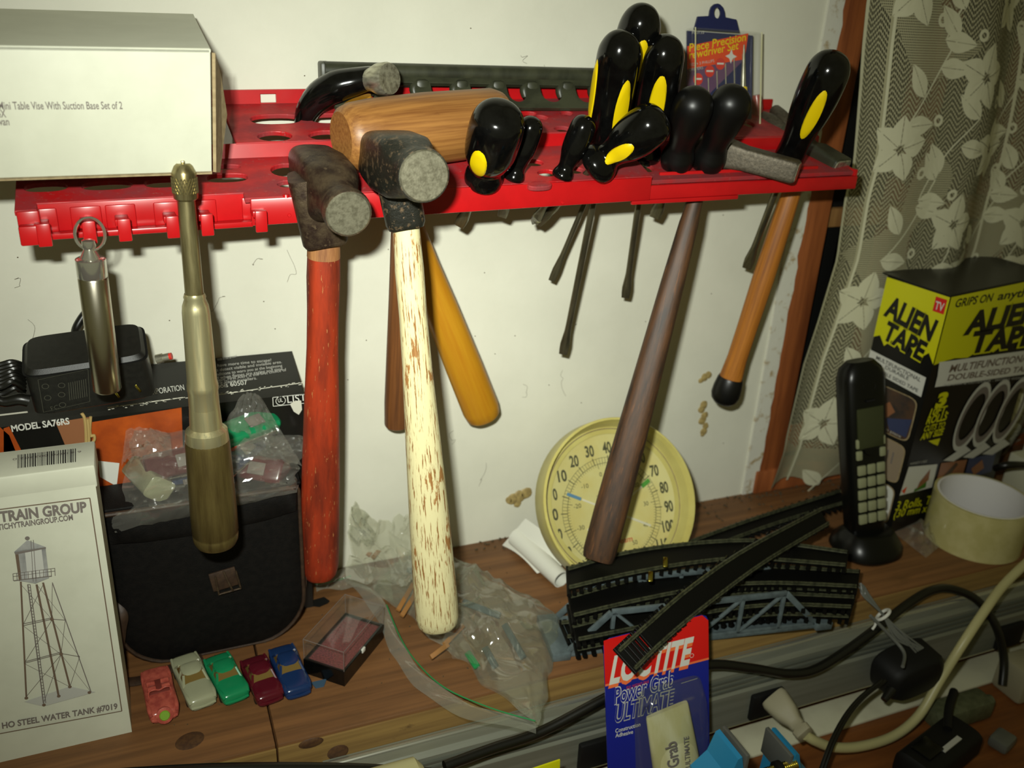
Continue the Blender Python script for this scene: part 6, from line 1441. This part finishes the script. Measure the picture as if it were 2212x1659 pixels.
# beige cord and plug
op = at(1655, 1520, y=yb1 - .006)
pgl = thing('extension_cable', 'beige extension cable plugged into the grey power strip, looping to the right', 'cord', at(1745, 1590, y=-.235))
q0, q1 = at(1672, 1508, y=-.200), at(1742, 1590, y=-.236); M = frame(q0, q1); Lq = (q1 - q0).length
build(MB().loft([(0, .0080, .0105, 4), (.003, .0088, .0112, 4), (.016, .0080, .0092, 3.5), (.024, .0062, .0062, 3), (Lq - .008, .0058, .0060, 3), (Lq - .006, .0068, .0070, 5), (Lq - .001, .0066, .0068, 5), (Lq, .0045, .0045)], M, 28), 'plug', 'plug_beige', pgl)
build(MB().tube([q1 - (q1 - q0) * .02, at(1760, 1600, y=-.238), at(1800, 1614, y=-.240), at(1860, 1612, y=-.240), at(1930, 1590, y=-.238), at(1985, 1545, y=-.234), at(2030, 1470, y=-.228), at(2080, 1390, y=-.226), at(2130, 1315, y=-.218), at(2170, 1262, y=-.208), at(2230, 1205, y=-.200), at(2300, 1150, y=-.19)], .0038, 12, 6), 'cord', 'cable_beige', pgl)
# black cables
build(MB().tube([at(960, 1655, y=-.212), at(1060, 1618, y=-.208), at(1170, 1580, y=-.206), at(1300, 1512, y=-.203), at(1400, 1462, y=-.200), at(1530, 1436, y=-.199), at(1620, 1443, y=-.201), at(1700, 1455, y=-.205), at(1760, 1446, y=-.206), at(1830, 1404, y=-.203), at(1900, 1352, y=-.199), at(1960, 1305, y=-.188), at(2010, 1276, y=-.182), at(2055, 1272, y=-.182), at(2110, 1296, y=-.190), at(2150, 1350, y=-.204), at(2168, 1420, y=-.215), at(2165, 1480, y=-.225)], .0036, 12, 6), 'black_cable', 'cable_black', label='thick black cable snaking along the power strip behind the red and blue card', cat='cable')
build(MB().tube([at(150, 1682, y=-.205), at(300, 1670, y=-.205), at(500, 1660, y=-.205), at(750, 1660, y=-.205), at(930, 1670, y=-.21)], .0034, 12, 5), 'black_cable', 'cable_black', label='black cable along the bottom left below the ledge board', cat='cable')
dbl = MB()
for o_ in (0, 7): dbl.tube([at(1905 + o_, 1470, y=-.225), at(1860 + o_, 1505, y=-.228), at(1826 + o_, 1545, y=-.235), at(1796 + o_, 1600, y=-.248), at(1770 + o_, 1670, y=-.26)], .0015, 8, 5)
build(dbl, 'twin_wire', 'cable_black', label='thin black twin wire running down from the black wall plug', cat='wire')
# black wall plug with bundled grey wire
wp = thing('wall_plug', 'chunky black wall plug adapter on the power strip with bundled grey wire', 'adapter', at(1960, 1510, y=-.215))
pc = at(1962, 1448, y=-.215); Mw = Matrix.Translation(pc) @ Matrix.Rotation(math.pi / 2, 4, 'X') @ Matrix.Rotation(.15, 4, 'Z')
build(MB().loft([(-.014, .0260, .0170, 3.2), (-.012, .0275, .0185, 3.2), (.008, .0270, .0180, 3.2), (.013, .0235, .0155, 3.2), (.0145, .020, .0135, 3)], Mw, 32), 'plug_body', 'black_matte', wp)
build(MB().tube([pc + V((-.022, -.008, -.004)), pc + V((-.034, -.012, -.010))], [.0045, .0028], 12, 2), 'strain_relief', 'cable_black', wp)
random.seed(6); gw = MB()
for k in range(9):
    o1, o2 = random.uniform(-9, 9), random.uniform(-14, 14)
    gw.tube([at(1858 + o2, 1258 + abs(o2), y=-.182), at(1872 + o1, 1285, y=-.188), at(1908 + o1 * .3, 1328 + o1 * .2, y=-.200), at(1945 + o1, 1372 - o1, y=-.212), at(1985 + o2, 1405 - o2 * .6, y=-.220)], .0008, 8, 5)
gw.tube([at(1880, 1330, y=-.20), at(1925, 1375, y=-.21), at(1953, 1410, y=-.222), at(1950, 1440, y=-.235)], .0014, 8, 5)
build(gw, 'wire_bundle', 'cable_grey', wp)
tc = at(1908, 1328, y=-.200); ax = (at(1945, 1372, y=-.212) - at(1872, 1285, y=-.188)).normalized(); Mk = frame(tc, tc + ax)
build(MB().tube([Mk @ V((.0058 * math.cos(a), .0060 * math.sin(a), 0)) for a in [2 * math.pi * k / 14 for k in range(14)]], .0013, 8, 2, closed=True), 'twist_tie', 'print_white', wp, label='white twist tie')
build(MB().tube([Mk @ V((-.0, .0070, 0)), Mk @ V((.002, .010, .002)), Mk @ V((.003, .014, .003))], .0010, 8, 3), 'twist_tie', 'print_white', wp, label='white twist tie')
# ------------------------------------------------------------------ things on the bench
vz = thing('bench_vise', 'small bright blue toy-sized vise with grey jaw plates, bottom centre right', 'vise', at(1625, 1700, z=-.1))
vx = at(1568, 1640, y=-.262); vx2 = at(1690, 1632, y=-.262)
vm = (vx + vx2) / 2; vz_ = -.1
for p, sgn_ in ((vx, 1), (vx2, -1)):
    poly = [(-.017 * sgn_, -.040), (.006 * sgn_, -.040), (.004 * sgn_, .004), (.0015 * sgn_, .014), (-.0015 * sgn_, .013), (-.006 * sgn_, -.002), (-.018 * sgn_, -.012)]
    build(MB().prism(poly, -.013, .013, Matrix.Translation(p) @ MX), 'jaw_block', 'vise_blue', vz, smooth=False)
    build(MB().box((.0055 * sgn_, 0, .004), (.0030, .028, .022), Matrix.Translation(p), .0006), 'jaw_plate', 'vise_grey', vz)
build(MB().box((0, 0, 0), ((vx2 - vx).length + .02, .020, .012), Matrix.Translation(vm + V((0, 0, -.034))), .002), 'slide', 'vise_blue', vz)
sc = MB(); a = vm + V((-.02, -.013, -.002)); b = vm + V((.024, -.013, -.002)); Ms = frame(a, b); pr_s = []
for k in range(60): pr_s.append((k * .00075, .0040 if k % 2 else .0032))
build(MB().lathe(pr_s, Ms, 18), 'screw', 'brass_shiny', vz); build(MB().lathe([(-.001, .004), (0, .006), (.004, .006), (.005, .004)], Matrix.Translation(vm + V((.008, -.013, -.002))) @ Ms.to_3x3().to_4x4(), 18), 'collar', 'black_matte', vz)
build(MB().box((vm.x, vm.y, -.094), (.08, .034, .010), bev=.003), 'foot', 'vise_blue', vz)
gc = thing('clamp', 'weathered grey-green block clamp lying on the brown bench', 'clamp', at(2075, 1545, z=-.1))
a, b = at(2012, 1552, z=-.088), at(2128, 1516, z=-.088)
build(MB().box((0, 0, (b - a).length / 2), (.019, .021, (b - a).length), frame(a, b, (0, 0, 1)), .004), 'block', 'clamp_grey', gc)
build(MB().tube([b, b + (b - a).normalized() * .006], .005, 14, 1), 'knob', 'clamp_grey', gc)
bl_ = thing('locomotive', 'black model locomotive seen from above at the bottom right edge', 'toy train', at(2040, 1650, z=-.1))
p = at(2030, 1625, z=-.085); Ml = Matrix.Translation(p) @ Matrix.Rotation(.25, 4, 'Z')
build(MB().loft([(-.040, .010, .013, 4), (-.038, .013, .016, 4), (.032, .013, .016, 4), (.036, .009, .012, 3)], Ml @ Matrix.Rotation(math.pi / 2, 4, 'Y'), 28), 'body', 'black_matte', bl_)
build(MB().tube([Ml @ V((.012, .004, .014)), Ml @ V((.03, .014, .018)), Ml @ V((.052, .022, .018))], .0034, 12, 4), 'boom', 'black_matte', bl_)
build(MB().box((0, -.006, .0135), (.024, .004, .001), Ml), 'name_strip', 'tank_pale', bl_); build(MB().box((-.020, .002, .0135), (.02, .016, .003), Ml, .001), 'hatch', 'phone_black', bl_)
build(MB().box((0, 0, 0), (.02, .016, .010), Matrix.Translation(at(2165, 1600, z=-.094)) @ Matrix.Rotation(.3, 4, 'Z'), .003), 'small_part', 'cable_grey', label='small grey-blue part on the bench right of the black locomotive', cat='part')
build(MB().box((0, 0, 0), (.03, .03, .034), Matrix.Translation(at(2205, 1460, z=-.083)), .004), 'beige_block', 'plug_beige', label='pale beige block at the right edge below the black cable', cat='block')
# rounded beige object and yellow label at the bottom edge
g_ = at(880, 1706, y=-.235); build(MB().loft([(-.03, .020, .010, 4), (-.028, .024, .013, 4), (.02, .024, .013, 4), (.024, .020, .010, 3)], Matrix.Translation(g_ + V((-.01, -.0, -.008))) @ Matrix.Rotation(math.pi / 2, 4, 'Y') @ Matrix.Rotation(math.pi / 2, 4, 'Z'), 28), 'beige_adapter', 'cable_beige', label='rounded beige plug top just showing at the bottom edge, left of centre', cat='adapter')
yl = at(1150, 1672, y=-.235); build(MB().box((0, 0, 0), (.040, .0012, .030), Matrix.Translation(yl + V((0, 0, -.010))) @ Matrix.Rotation(-.06, 4, 'Y'), .0005), 'yellow_tag', 'box_yellow', label='bright yellow tag just showing at the bottom edge under the zip bag', cat='tag')
